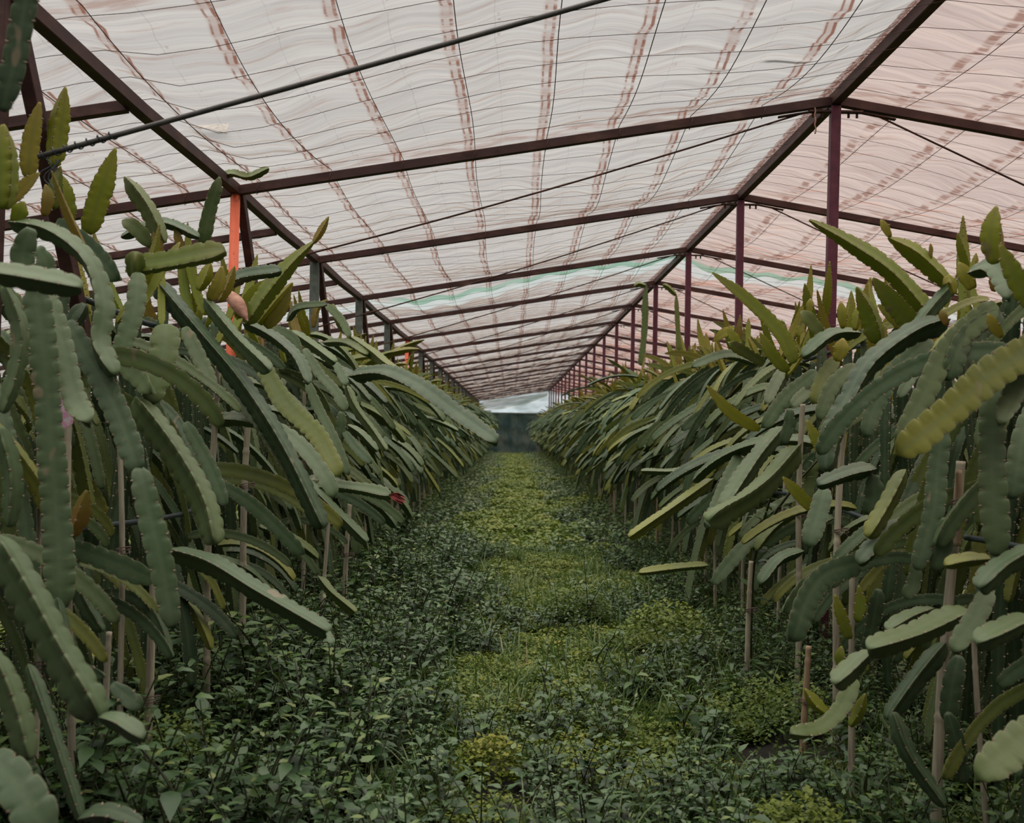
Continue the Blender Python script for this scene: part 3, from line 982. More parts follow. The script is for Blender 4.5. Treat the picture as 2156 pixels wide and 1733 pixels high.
PLANTS = {}
K_FIRST, K_NEAR, K_LAST = -5, 7, 73
LOD1 = {-1: plant_meshes(-1, 1, 7), 1: plant_meshes(1, 1, 7)}
LOD2 = {-1: plant_meshes(-1, 2, 5), 1: plant_meshes(1, 2, 5)}
for side in (-1, 1):
    xc = XP if side < 0 else XR
    for k in range(K_FIRST, K_LAST):
        y = D0 + SLOT * k + rng.uniform(-0.08, 0.08)
        loc = (xc + rng.uniform(-0.05, 0.05), y, float(ground_z(np.array(xc), np.array(y))) - 0.03)
        if k < 20:
            lab, grp = plant_label(side, k), GROUPNAME
        else:
            lab = 'small distant dragon fruit cactus far along the row beneath the %s' % ('purlin' if side < 0 else 'ridge')
            grp = 'distant dragon fruit cacti beneath the %s' % ('purlin' if side < 0 else 'ridge')
        if k > K_NEAR:
            mset = LOD1[side] if k < 30 else LOD2[side]
            o = link('dragon_fruit_cactus', mset[k % len(mset)], None)
            o.location = loc
            o.scale = (rng.uniform(0.94, 1.06), 1.0 if k % 2 else -1.0, rng.uniform(0.96, 1.05))
            tag(o, lab, 'cactus', grp)
            continue
        r = empty('dragon_fruit_cactus', loc, lab, 'cactus', grp)
        PLANTS[(side, k)] = r
        near = 1.0 if k >= 1 else (0.3 if k >= -1 else 0.2)
        extra = []
        if k <= 3:
            ai = 0.0 if side < 0 else PI
            ax = -float(side)
            for q in range(9):
                extra.append(('hang', int(rng.integers(8)), ax * rng.uniform(-.1, .38), rng.uniform(-.36, .36), rng.uniform(.75, 1.25), ai + rng.normal(0, .8), rng.uniform(.5, .85), 0.0))
            for q in range(4):
                extra.append(('side', int(rng.integers(8)), ax * rng.uniform(.1, .35), rng.uniform(-.36, .36), rng.uniform(.6, 1.1), ai + rng.normal(0, .7), rng.uniform(.55, .9), 0.0))
        for (kd, idx, x, yy, z, az, sc, lean) in recipe(side, 1.0, near) + extra:
            if kd == 'droop' and k < 3: sc *= 0.82
            if k < 0 and kd == 'shoot' and rng.random() < 0.6: continue
            if k < 3 and kd == 'reach': continue
            if k < 1 and kd in ('droop', 'hang'):
                x -= 0.25 if side < 0 else -0.25
            o = bpy.data.objects.new(PNAME[kd], PROTO[kd][idx][0])
            COL.objects.link(o)
            o.parent = r
            o.matrix_local = local_mat(x, yy, z, az, sc, lean)

# ------------------------------------------------------------------ stems traced one by one
def hero(pts, wpx, d0, d1=None, face=True, young=0.0, pointed=0.0, jit=0.0, rnd=None, name=None, neck=True, pitch=None, valley=None):
    """pts: spots in the photograph from root to tip; d0, d1: distance at root and tip"""
    d1 = d0 if d1 is None else d1
    n = len(pts)
    P = np.array([at(x, y, d0 + (d1 - d0) * i / (n - 1)) for i, (x, y) in enumerate(pts)])
    dm = 0.5 * (d0 + d1)
    R = wpx * dm / F / 1.78
    mid = P[n // 2]
    view = np.array([0, 0, CAM_H]) - mid
    view /= np.linalg.norm(view)
    # a broad face, or an edge, towards the camera
    roll = (PI / 3 if face else 0.0) + jit
    side = -1 if P[0][0] < 0 else 1
    k = int(np.clip(round((P[0][1] - D0) / SLOT), K_FIRST, K_NEAR))
    r = PLANTS[(side, k)]
    mb = MB()
    mb.add(*stem_geo(P, R, min(0.011, 0.0022 * dm), roll, pitch or (rng.uniform(0.028, 0.036) if young > .6 else rng.uniform(0.04, 0.05)), 0.2, pointed, young, rnd=rnd, ref=view, neck=neck,
                     valley=valley or (0.44 if face else 0.38)))
    me = mb.mesh('stem')
    me.transform(Matrix.Translation(-Vector(r.location)))
    o = link(name or ('young_shoot' if young > 0.6 else 'stem'), me, M_CACTUS, r)
    return o


L_ = lambda px, X=1.22: min(9.5, max(2.3, X * F / max(60, 1076 - px)))
Rr_ = lambda px, X=1.42: min(9.5, max(2.4, X * F / max(60, px - 1076)))
HL = [  # left row, hanging: points, width, root distance, tip distance, face, rnd
    ([(75, 600), (95, 760), (110, 950), (125, 1150), (130, 1282)], 64, 3.05, 2.95, True, .4),
    ([(98, 610), (135, 740), (160, 850), (188, 890)], 50, 3.2, 3.0, True, .52),
    ([(140, 680), (215, 800), (262, 900), (292, 992)], 55, 3.3, 3.15, True, .2),
    ([(292, 985), (312, 1080), (336, 1180), (362, 1322)], 54, 3.15, 3.1, True, .32),
    ([(20, 470), (110, 490), (185, 550), (215, 640), (207, 720), (240, 790)], 46, 3.4, 3.2, False, .45),
    ([(-40, 570), (60, 585), (172, 606)], 62, 2.6, 2.55, False, .5),
    ([(292, 575), (283, 660), (243, 772)], 46, 3.9, 3.8, True, .5),
    ([(352, 685), (345, 760), (318, 852)], 62, 3.9, 3.8, True, .72),
    ([(255, 768), (300, 800), (318, 828)], 40, 3.8, 3.7, True, .6),
    ([(285, 840), (375, 960), (430, 1060), (452, 1145)], 62, 3.75, 3.55, False, .62),
    ([(325, 590), (410, 690), (510, 810), (600, 950), (680, 1112)], 46, 5.0, 4.6, False, .05),
    ([(388, 690), (425, 765), (452, 822)], 34, 4.4, 4.3, True, .55),
    ([(430, 630), (500, 715), (568, 782)], 36, 5.0, 4.8, False, .5),
    ([(545, 755), (600, 850), (670, 920), (716, 1002)], 44, 5.4, 5.0, True, .86),
    ([(475, 790), (513, 849), (564, 908), (640, 1032)], 36, 5.0, 4.7, True, .5),
    ([(640, 1010), (690, 1060), (772, 1142)], 28, 5.6, 5.2, False, .4),
    ([(740, 792), (810, 785), (880, 815), (970, 880), (1046, 932)], 40, 5.6, 4.9, False, .12),
    ([(355, 1160), (450, 1190), (550, 1250), (692, 1332)], 48, 4.0, 3.6, False, .3),
    ([(690, 1330), (700, 1358)], 18, 3.6, 3.55, True, .3),
    ([(150, 1152), (230, 1180), (328, 1222)], 48, 3.5, 3.4, True, .3),
    ([(-10, 1130), (60, 1250), (125, 1370), (208, 1512)], 88, 2.55, 2.45, False, .45),
    ([(208, 1510), (250, 1522), (302, 1556)], 48, 2.45, 2.42, False, .4),
    ([(235, 1440), (262, 1465), (298, 1492)], 38, 2.9, 2.9, True, .1),
    ([(-15, 1370), (30, 1480), (62, 1600)], 64, 2.3, 2.25, False, .5),
    ([(-30, 1600), (40, 1660), (105, 1760)], 100, 2.2, 2.1, True, .25),
    ([(60, 1400), (110, 1540), (172, 1730)], 36, 2.75, 2.6, False, .1),
    ([(170, 1722), (230, 1712), (300, 1735)], 40, 2.6, 2.5, False, .1),
    ([(390, 890), (440, 980), (476, 1066)], 32, 4.2, 4.1, True, .3),
    ([(440, 1010), (530, 1060), (640, 1166)], 34, 4.6, 4.4, True, .2),
    ([(10, 600), (42, 690), (35, 780), (5, 870)], 42, 2.9, 2.9, False, .5),
    ([(0, 900), (25, 1000), (20, 1110)], 44, 2.9, 2.9, False, .4),
    ([(150, 1180), (175, 1260), (215, 1330)], 36, 3.4, 3.3, False, .05),
    ([(120, 1260), (150, 1380), (220, 1425)], 34, 2.9, 2.8, False, .1),
    ([(605, 676), (628, 648), (688, 641)], 18, 7.2, 7.0, False, .4),
    ([(687, 642), (719, 674), (738, 710)], 18, 7.2, 7.0, True, .6),
    ([(737, 710), (790, 748), (818, 771), (872, 806)], 26, 7.2, 6.6, False, .9),
    ([(681, 722), (730, 722), (775, 747)], 20, 7.3, 7.0, False, .8),
    ([(513, 682), (552, 697), (592, 722), (628, 758), (650, 808)], 28, 5.9, 5.5, False, .25),
    ([(648, 806), (671, 860), (699, 915), (734, 1000)], 24, 5.7, 5.4, True, .5),
    ([(577, 690), (623, 717), (640, 775)], 22, 6.0, 5.8, True, .5),
    ([(613, 697), (668, 735), (706, 764)], 24, 6.4, 6.2, False, .6),
    ([(640, 735), (671, 786), (704, 822), (730, 865)], 24, 6.2, 6.0, True, .5),
    ([(706, 764), (718, 790), (730, 812)], 20, 6.5, 6.4, True, .4),
    ([(729, 812), (750, 860), (790, 915), (812, 948)], 22, 6.5, 6.2, False, .7),
    ([(719, 866), (716, 900), (708, 938)], 26, 6.0, 6.0, True, .45),
    ([(724, 908), (750, 945), (782, 976)], 20, 6.0, 5.9, True, .3),
    ([(732, 895), (762, 915), (795, 950)], 20, 6.2, 6.1, False, .5),
    ([(420, 500), (350, 470), (300, 480), (255, 500)], 26, 4.6, 4.6, False, .3),
    ([(470, 600), (520, 580), (592, 570)], 34, 5.4, 5.3, False, .1),
    ([(120, 470), (190, 520), (250, 590)], 50, 3.9, 3.8, True, .2),
    ([(80, 520), (100, 560), (110, 610)], 40, 3.3, 3.3, True, .4),
    ([(65, 480), (45, 540), (60, 600)], 52, 3.0, 3.0, True, .35),
    ([(180, 640), (150, 700), (165, 790)], 40, 3.9, 3.9, False, .1),
    ([(672, 1215), (700, 1250), (748, 1290)], 24, 6.0, 5.7, False, .8),
    ([(95, -110), (62, -20), (45, 60), (30, 140), (5, 235)], 56, 2.5, 2.5, True, .1),
]
for (pts, wp, d0, d1, fc, rn) in HL:
    hero(pts, wp, d0, d1, fc, rnd=rn, jit=rng.uniform(-.18, .18))
HL_UP = [
    ([(60, 375), (66, 300), (84, 215)], 44, 3.9, 1, .8), ([(113, 350), (120, 270), (137, 183)], 50, 4.0, 1, .5),
    ([(183, 492), (212, 400), (243, 312)], 52, 4.1, 1, .45), ([(8, 440), (12, 350), (8, 262)], 72, 3.1, 1, .3),
    ([(18, 432), (50, 395), (84, 364)], 34, 3.6, 1, .85), ([(92, 455), (100, 420), (96, 388)], 30, 3.9, 1, .9),
    ([(145, 475), (138, 420), (122, 362)], 42, 4.2, 1, .4), ([(112, 440), (118, 390), (128, 350)], 30, 4.0, .7, .1),
    ([(30, 470), (42, 440), (52, 425)], 44, 3.4, 1, .2),
    ([(346, 512), (312, 440), (262, 372)], 40, 4.4, .2, .55), ([(424, 515), (440, 440), (462, 372)], 32, 5.2, .2, .05),
    ([(318, 520), (288, 485), (257, 464)], 34, 4.5, .3, .1), ([(336, 542), (333, 510), (326, 482)], 28, 4.4, 1, .85),
    ([(418, 612), (432, 585), (443, 552)], 34, 5.0, 1, .5), ([(440, 632), (458, 600), (468, 560)], 34, 5.0, 1, .8),
    ([(462, 635), (480, 600), (494, 560)], 26, 5.1, 1, .85),
    ([(518, 682), (560, 620), (612, 556), (662, 508)], 42, 5.5, .7, .3), ([(660, 512), (676, 486), (692, 456)], 19, 5.5, 1, .9),
    ([(545, 682), (580, 640), (616, 595)], 34, 5.6, 1, .6), ([(500, 668), (540, 615), (575, 585)], 34, 5.7, 1, .4),
    ([(560, 690), (595, 650), (612, 606)], 26, 5.6, 1, .75),
    ([(700, 640), (715, 680), (738, 708)], 16, 7.3, .3, .6), ([(385, 530), (375, 500), (368, 480)], 20, 4.6, 1, .9),
    ([(150, 1130), (168, 1085), (182, 1032)], 42, 3.2, 1, .97), ([(660, 690), (668, 650), (690, 630)], 16, 7.3, 1, .9),
]
for (pts, wp, d, yg, rn) in HL_UP:
    hero(pts, wp, d, d, rng.random() < .7, young=yg, pointed=.5 if yg > .5 else .25, rnd=rn, jit=rng.uniform(-.3, .3))
# stubby big stem and a stem lying over the rafter
hero([(268, 566), (360, 552), (474, 528)], 54, 4.0, 3.9, False, young=.55, rnd=.15, jit=.35)
hero([(282, 590), (284, 565), (284, 530)], 42, 3.95, 3.9, False, young=.5, rnd=.1)
hero([(464, 372), (490, 365), (525, 372), (566, 354)], 20, 6.75, 6.7, False, young=.3, rnd=.2)

HR = [
    ([(2200, 720), (2080, 790), (1990, 870), (1888, 955)], 78, 3.05, 2.9, True, .98),
    ([(2096, 642), (1993, 732), (1940, 832), (1888, 930)], 52, 3.5, 3.3, True, .6),
    ([(2107, 663), (2027, 711), (1990, 800)], 50, 3.5, 3.4, True, .2),
    ([(2102, 775), (2090, 850), (2088, 1000), (2100, 1172)], 58, 3.15, 3.05, True, .55),
    ([(2170, 740), (2130, 840), (2103, 893)], 46, 3.1, 3.0, True, .6),
    ([(1996, 676), (1923, 700), (1837, 763), (1795, 830), (1757, 910), (1742, 992)], 52, 3.9, 3.7, False, .04),
    ([(1960, 715), (1880, 790), (1840, 860), (1822, 920)], 42, 4.1, 4.0, True, .3),
    ([(1905, 990), (1870, 1060), (1828, 1132)], 42, 4.1, 4.0, False, .9),
    ([(1985, 900), (1972, 1000), (1965, 1080), (1930, 1200)], 44, 3.7, 3.6, True, .3),
    ([(1682, 942), (1600, 1030), (1492, 1098)], 54, 5.4, 5.0, False, .68),
    ([(1648, 900), (1590, 970), (1525, 1070)], 44, 5.8, 5.4, False, .5),
    ([(1842, 986), (1780, 1000), (1722, 1022)], 40, 4.4, 4.3, False, .1),
    ([(1738, 1030), (1722, 1090), (1702, 1152)], 44, 4.7, 4.6, True, .3),
    ([(1930, 1100), (1870, 1125), (1808, 1188)], 46, 4.1, 4.0, False, .15),
    ([(1806, 1188), (1730, 1215), (1690, 1270), (1665, 1350)], 58, 4.1, 3.9, True, .15),
    ([(1770, 1215), (1700, 1230), (1650, 1290)], 44, 4.3, 4.2, True, .4),
    ([(2035, 1285), (1930, 1335), (1828, 1368)], 56, 3.4, 3.2, False, .62),
    ([(1832, 1372), (1790, 1412), (1758, 1442)], 48, 3.3, 3.2, False, .62),
    ([(1800, 1430), (1765, 1500), (1720, 1538), (1664, 1544)], 38, 3.6, 3.4, True, .7),
    ([(1965, 1282), (1912, 1302), (1868, 1328)], 40, 3.6, 3.5, False, .55),
    ([(2085, 1240), (2050, 1310), (2006, 1372)], 50, 3.1, 3.0, True, .5),
    ([(2170, 1300), (2120, 1325), (2056, 1355)], 60, 2.9, 2.8, False, .5),
    ([(2190, 1150), (2110, 1195), (2062, 1240)], 56, 3.0, 2.9, False, .25),
    ([(2200, 1530), (2120, 1590), (2058, 1640)], 86, 2.7, 2.6, True, .7),
    ([(2085, 1176), (2030, 1180), (1988, 1190)], 34, 3.1, 3.1, False, .99),
    ([(1990, 1355), (1925, 1435), (1868, 1515)], 46, 3.7, 3.6, False, .05),
    ([(2020, 1380), (2005, 1450), (1995, 1520)], 42, 3.5, 3.5, True, .05),
    ([(1995, 1500), (2015, 1570), (2030, 1650)], 36, 3.4, 3.4, True, .1),
    ([(1880, 1500), (1915, 1590), (1990, 1700)], 38, 3.4, 3.3, False, .02),
    ([(1480, 975), (1420, 992), (1350, 992)], 15, 7.2, 7.0, False, .5),
    ([(1500, 1010), (1430, 1060), (1325, 1132)], 28, 6.6, 6.2, False, .95),
    ([(1490, 1190), (1420, 1196), (1345, 1206)], 20, 6.2, 6.0, False, .9),
    ([(1760, 756), (1730, 800), (1712, 850)], 36, 5.0, 4.9, True, .85),
    ([(1802, 770), (1750, 815), (1722, 884)], 36, 4.9, 4.8, True, .5),
    ([(1719, 784), (1650, 840), (1605, 900)], 34, 5.4, 5.2, True, .3),
    ([(1709, 815), (1664, 855)], 26, 5.4, 5.2, True, .4),
    ([(1646, 780), (1625, 820), (1612, 850)], 26, 5.8, 5.6, True, .4),
    ([(1664, 860), (1660, 900), (1648, 935)], 26, 5.5, 5.5, True, .3),
    ([(2040, 575), (2085, 565), (2110, 590), (2124, 630)], 44, 3.7, 3.5, False, .35),
    ([(2015, 590), (1970, 640), (1934, 684)], 36, 4.1, 4.0, False, .3),
    ([(1812, 702), (1750, 706), (1690, 752)], 32, 5.0, 4.9, False, .3),
    ([(1600, 768), (1530, 748), (1457, 772)], 22, 6.6, 6.3, False, .3),
    ([(1608, 765), (1575, 745), (1535, 722)], 26, 6.2, 6.0, True, .85),
    ([(1840, 1000), (1840, 1050), (1828, 1085)], 44, 4.4, 4.4, True, .3),
    ([(1990, 1090), (1985, 1150), (1965, 1200)], 40, 3.6, 3.6, True, .4),
    ([(1930, 1180), (1925, 1230), (1905, 1260)], 36, 3.8, 3.8, True, .5),
    ([(1560, 960), (1520, 1040), (1490, 1110)], 34, 6.2, 5.9, True, .35),
    ([(1600, 1120), (1550, 1170), (1500, 1230)], 30, 5.8, 5.6, True, .3),
    ([(1850, 1240), (1835, 1320), (1820, 1400)], 36, 4.2, 4.2, True, .15),
    ([(1690, 1160), (1640, 1180), (1600, 1230)], 32, 5.0, 4.9, False, .2),
    ([(2180, 850), (2150, 930), (2130, 1050)], 48, 3.3, 3.2, True, .3),
]
for (pts, wp, d0, d1, fc, rn) in HR:
    hero(pts, wp, d0, d1, fc, rnd=rn, jit=rng.uniform(-.18, .18))
HR_UP = [
    ([(1958, 665), (1880, 575), (1790, 512), (1704, 463)], 46, 4.3, .8, .1), ([(2000, 600), (1930, 535), (1870, 500)], 44, 4.1, .85, .3),
    ([(1874, 500), (1864, 482), (1854, 462)], 22, 4.1, 1, .8),
    ([(1935, 695), (1880, 632), (1838, 585)], 52, 4.2, .8, .15), ([(1672, 765), (1640, 700), (1565, 625), (1499, 574)], 34, 5.4, .8, .4),
    ([(1660, 782), (1625, 742), (1600, 700)], 28, 5.6, .9, .4), ([(2095, 556), (2085, 500), (2098, 434)], 46, 3.4, 1, .45),
    ([(2175, 650), (2140, 590), (2105, 515)], 50, 3.2, .9, .2), ([(1852, 722), (1832, 660), (1804, 604)], 46, 4.4, .9, .1),
    ([(1912, 702), (1880, 668), (1848, 642)], 34, 4.3, .9, .5), ([(1774, 692), (1772, 665), (1770, 635)], 24, 4.9, 1, .6),
    ([(1800, 696), (1806, 665), (1812, 640)], 26, 4.8, 1, .5), ([(1735, 712), (1705, 675), (1686, 655)], 32, 5.0, .3, .5),
    ([(1704, 662), (1706, 645), (1707, 628)], 18, 5.0, 1, .7),
    ([(1600, 905), (1540, 868), (1488, 812)], 28, 5.6, 1, .55), ([(1738, 970), (1718, 930), (1698, 884)], 26, 4.8, 1, .35),
    ([(1714, 1076), (1680, 1038), (1648, 1004)], 30, 4.9, 1, .5), ([(1760, 760), (1770, 740), (1775, 712)], 34, 4.7, 1, .7),
    ([(1832, 745), (1836, 720), (1830, 695)], 24, 4.5, 1, .75), ([(2045, 610), (2030, 580), (2018, 552)], 36, 3.8, 1, .6),
    ([(2010, 620), (2000, 590), (1985, 600)], 26, 3.9, 1, .6), ([(1995, 685), (1985, 665), (1985, 650)], 22, 3.8, 1, .95),
    ([(2110, 710), (2095, 690), (2080, 660)], 28, 3.3, 1, .8), ([(1960, 545), (1960, 525), (1959, 512)], 12, 4.1, 1, .9),
    ([(1350, 770), (1358, 690), (1360, 596)], 15, 15.6, .2, .4), ([(1430, 740), (1428, 690), (1424, 620)], 12, 12.7, .3, .7),
    ([(1424, 622), (1408, 606), (1395, 598)], 12, 12.7, .4, .6), ([(1360, 602), (1345, 598), (1335, 604)], 14, 15.6, .3, .5),
    ([(1790, 1345), (1775, 1300), (1758, 1252)], 30, 3.9, .9, .45), ([(1806, 1310), (1814, 1270), (1808, 1232)], 30, 3.9, .9, .2),
    ([(1772, 1410), (1768, 1385), (1772, 1360)], 26, 3.8, .9, .3), ([(1745, 1505), (1715, 1480), (1694, 1450)], 30, 3.6, .9, .4),
    ([(1790, 1530), (1808, 1500), (1822, 1460)], 30, 3.6, .9, .3),
    ([(1545, 690), (1520, 705), (1500, 720)], 20, 6.4, 1, .7), ([(1560, 740), (1545, 710), (1530, 690)], 24, 6.2, 1, .5),
]
for (pts, wp, d, yg, rn) in HR_UP:
    hero(pts, wp, d, d, rng.random() < .7, young=yg, pointed=.5 if yg > .5 else .25, rnd=rn, jit=rng.uniform(-.3, .3))

# red withered flower at the end of one long stem
side, k = -1, int(np.clip(round((5.6 - D0) / SLOT), K_FIRST, K_NEAR))
r = PLANTS[(side, k)]
st = hero([(655, 1030), (700, 1024), (770, 1032), (822, 1044)], 30, 5.6, 5.3, False, rnd=.5)
mb = MB()
c0 = at(818, 1043, 5.3)
for q in range(9):
    a = q * 0.7
    d = np.array([0.075 + 0.012 * math.sin(q * 3), 0.02 * math.cos(a), -0.012 + 0.018 * math.sin(a)])
    P = [c0, c0 + d * 0.5 + np.array([0, 0, 0.006 * math.sin(a)]), c0 + d + np.array([0, 0, -0.012])]
    C, s = catmull(P, 0.012)
    t = s / s[-1]
    wv = np.array([0.0, math.sin(a), math.cos(a)]) * 1.0
    W = (0.011 * np.sin(PI * np.clip(t * 0.9 + 0.1, 0, 1)))[:, None] * wv
    V = np.concatenate([C - W, C + W])
    m = len(C)
    i = np.arange(m - 1)
    mb.add(V, [np.stack([i, i + 1, i + 1 + m, i + m], -1)])
me = mb.mesh('withered_flower')
me.transform(Matrix.Translation(-Vector(r.location)))
tag(link('withered_flower', me, M_FLOWER, r), 'shrivelled red flower')

# a dry husk on top of the row near the orange post
mb = MB()
C, s = catmull([at(476, 612, 5.6), at(500, 640, 5.5), at(522, 676, 5.4)], 0.01)
t = s / s[-1]
for sg in (0,):
    W = np.outer(0.035 * np.sin(PI * np.clip(0.12 + 0.86 * t, 0, 1)), np.array([0.85, 0.1, 0.5]))
    mid = C + np.outer(0.02 * np.sin(PI * t), [0, -1, 0.3])
    V = np.concatenate([C - W, mid, C + W])
    m = len(C); i = np.arange(m - 1)
    mb.add(V, [np.stack([i, i + 1, i + 1 + m, i + m], -1), np.stack([i + m, i + 1 + m, i + 1 + 2 * m, i + 2 * m], -1)])
o = one('dry_husk', mb, M_HUSK, 'brown dried curled husk lying on the cactus top beside the orange pipe post', 'husk', None, True)
sm = o.modifiers.new('thickness', 'SOLIDIFY'); sm.thickness = 0.003

# pink label hung on a cane
mb = MB()
c = at(136, 862, 3.35)
pts = [(-.022, -.045), (.0, -.055), (.024, -.04), (.026, .03), (.012, .05), (-.012, .05), (-.024, .035)]
V = [c + np.array([a, 0.002 * i, b]) for i in (0, 1) for a, b in pts]
kk = len(pts)
mb.add(np.array(V), [ring_faces(2, kk), np.arange(kk)[::-1][None, :], (np.arange(kk) + kk)[None, :]])
o = one('plant_label', mb, M_TAG, 'small pink and white printed label hanging among the stems', 'label', None, False)
mb = MB()
for q in range(2):
    Pq = [c + np.array([0, 0, 0.05]), c + np.array([0.02 * (q - .5), 0.01, 0.09]), c + np.array([0.012, 0.02, 0.12])]
    mb.add(*tube(catmull(Pq, 0.01)[0], 0.0015, 5, False))
link('string', mb.mesh('string'), M_TIE, o)

# ------------------------------------------------------------------ canes
def cane(base, top, r0, mat, label, group, tie=True):
    base, top = np.array(base, float), np.array(top, float)
    L = np.linalg.norm(top - base)
    ss = np.arange(0, L, 0.012)
    t = ss / L
    P = base * (1 - t[:, None]) + top * t[:, None]
    P[:, 0] += 0.008 * np.sin(ss * 4 + base[1] * 9)
    node = np.mod(ss + base[1] * 3.1, 0.27)
    R = r0 * (1 - 0.2 * t) * (1 + 0.22 * np.exp(-(node / 0.008) ** 2) - 0.10 * np.exp(-((node - 0.02) / 0.01) ** 2))
    mb = MB(); mb.add(*tube(P - base, R, 9))
    o = link('bamboo_cane', mb.mesh('bamboo_cane'), mat)
    o.location = base
    tag(o, label, 'cane', group)
    if tie:
        mt = MB()
        zz = rng.uniform(0.45, 0.75)
        c = (top - base) * zz
        for q in range(3):
            th = np.linspace(0, 2 * PI, 15)
            Pq = np.stack([c[0] + (r0 + 0.006 + 0.02 * (np.cos(th) > 0) * np.cos(th)) * np.cos(th), c[1] + (r0 + 0.005) * np.sin(th), c[2] + 0.006 * q + 0.006 * np.sin(th + q)], 1)
            mt.add(*tube(Pq, 0.0018, 4, False))
        Pq = [c + np.array([r0, 0, 0]), c + np.array([r0 + 0.02, -0.01, -0.02]), c + np.array([r0 + 0.018, -0.015, -0.06])]
        mt.add(*tube(catmull(Pq, 0.01)[0], 0.0018, 4, False))
        link('tie_wire', mt.mesh('tie_wire'), M_TIE, o)
    return o


def gpt(px, py, d):
    p = at(px, py, d)
    p[2] = float(ground_z(np.array(p[0]), np.array(p[1]))) - 0.05
    return p


# canes one can see clearly: (base px, top px, distance, radius px, colour, label)
CANES = [
    ((150, 1500), (148, 850), 3.5, 9, 0, 'thick grey bamboo cane below the pink label'),
    ((300, 1540), (330, 1190), 4.3, 10, 0, 'pale grey bamboo cane standing in weeds, tied with red thread'),
    ((210, 1640), (235, 1330), 3.7, 8, 0, 'dark grey bamboo cane under the hanging end of the longest stem'),
    ((262, 1600), (250, 930), 3.9, 7, 0, 'dark slim cane crossing the short horizontal stem'),
    ((430, 1400), (455, 770), 5.0, 8, 0, 'grey bamboo cane under the short arched stem before the orange pipe post'),
    ((500, 1390), (525, 860), 5.6, 8, 0, 'grey bamboo cane just past the orange pipe post'),
    ((70, 1500), (90, 870), 3.4, 6, 0, 'thin grey cane by the photo edge beside the thick one'),
    ((720, 1260), (738, 1060), 7.2, 6, 0, 'short visible grey cane under the stem with the red flower'),
    ((675, 1300), (690, 1080), 6.7, 5, 0, 'slim grey cane in shade under the stem with the red flower'),
    ((1965, 1700), (2018, 970), 3.75, 12, 0, 'thickest grey bamboo cane, wrapped with cloth ties, by the rosy roof side'),
    ((2010, 1150), (2018, 985), 3.72, 8, 1, 'short tan bamboo stub lashed to the thickest cane'),
    ((2085, 1560), (2055, 1330), 3.7, 7, 0, 'leaning grey cane behind the thickest cane'),
    ((1790, 1420), (1800, 1200), 4.3, 8, 0, 'pale grey cane in front of hanging dark stems'),
    ((1692, 1530), (1700, 1360), 4.7, 8, 1, 'weathered split tan cane beside the curled pale stem'),
    ((1680, 1180), (1690, 850), 5.6, 7, 0, 'grey cane behind the first plum post leaves'),
    ((1575, 1300), (1583, 1180), 5.9, 6, 0, 'pale cane low under the hanging tips past the first plum post'),
    ((1765, 900), (1775, 820), 5.0, 8, 0, 'split dark grey cane near the pale yellow stem'),
]
for (b, t, d, rp, cc, lab) in CANES:
    pb, pt = gpt(b[0], b[1], d), at(t[0], t[1], d)
    if b[1] == 1150: pb = at(b[0], b[1], d)
    cane(pb, pt, rp * d / F, M_CANE2 if cc else M_CANE, lab, 'bamboo canes')
for side in (-1, 1):
    xc = XP if side < 0 else XR
    for q in range(22):
        y = D0 + 0.4 + q * 0.62 + rng.uniform(-.15, .15)
        x = xc - side * rng.uniform(0.22, 0.42)
        cane((x, y, -0.03), (x + rng.uniform(-.06, .06), y + rng.uniform(-.1, .1), rng.uniform(1.2, 1.9)), rng.uniform(0.010, 0.015), M_CANE if rng.random() < .8 else M_CANE2,
             'bamboo cane mostly hidden among cactus stems beneath the %s' % ('purlin' if side < 0 else 'ridge'), 'bamboo canes beneath the %s' % ('purlin' if side < 0 else 'ridge'), y < 12)

# hoses and top wires along the rows
for side in (-1, 1):
    xc = XP if side < 0 else XR
    nm = 'purlin' if side < 0 else 'ridge'
    for (dx, z, r, mt, lab, nmo) in ((0.22, 1.02, 0.011, M_HOSE, 'dark irrigation hose running along the row beneath the %s' % nm, 'hose'),
                                    (0.05, 1.86, 0.012, M_HOSE, 'dark support pipe under the cactus tops beneath the %s' % nm, 'support_pipe')):
        yy = np.arange(1.2, 59.5, 0.4)
        P = np.stack([np.full_like(yy, xc - side * dx) + 0.01 * np.sin(yy * 3), yy, z + 0.02 * np.sin(yy * 2.1)], 1)
        mb = MB(); mb.add(*tube(P, r, 8))
        one(nmo, mb, mt, lab, 'pipe' if nmo != 'hose' else 'hose', None, True)

# ------------------------------------------------------------------ weeds
def leaf_geo(L, W, curl=0.25, fold=0.18, toothed=False):
    """ovate pointed leaf along +x"""
    xs = np.array([0, 0.22, 0.45, 0.7, 1.0])
    ws = np.array([0.0, 0.85, 1.0, 0.62, 0.0])
    if toothed: ws = np.array([0.0, 1.1, 0.75, 0.75, 0.0])
    zc = -curl * xs ** 2
    V = [(0, 0, 0)]
    for a, b, c in zip(xs[1:-1], ws[1:-1], zc[1:-1]):
        V += [(a * L, -b * W / 2, c * L + fold * b * W / 2), (a * L, 0, c * L), (a * L, b * W / 2, c * L + fold * b * W / 2)]
    V.append((L, 0, zc[-1] * L))
    Q = [(1, 4, 5, 2), (2, 5, 6, 3), (4, 7, 8, 5), (5, 8, 9, 6)]
    T = [(0, 1, 2), (0, 2, 3), (7, 10, 8), (8, 10, 9)]
    return np.array(V, float), np.array(Q), np.array(T)


def rot(az, el, tw=0.0):
    return np.array(Matrix.Rotation(az, 3, 'Z') @ Matrix.Rotation(-el, 3, 'Y') @ Matrix.Rotation(tw, 3, 'X'))


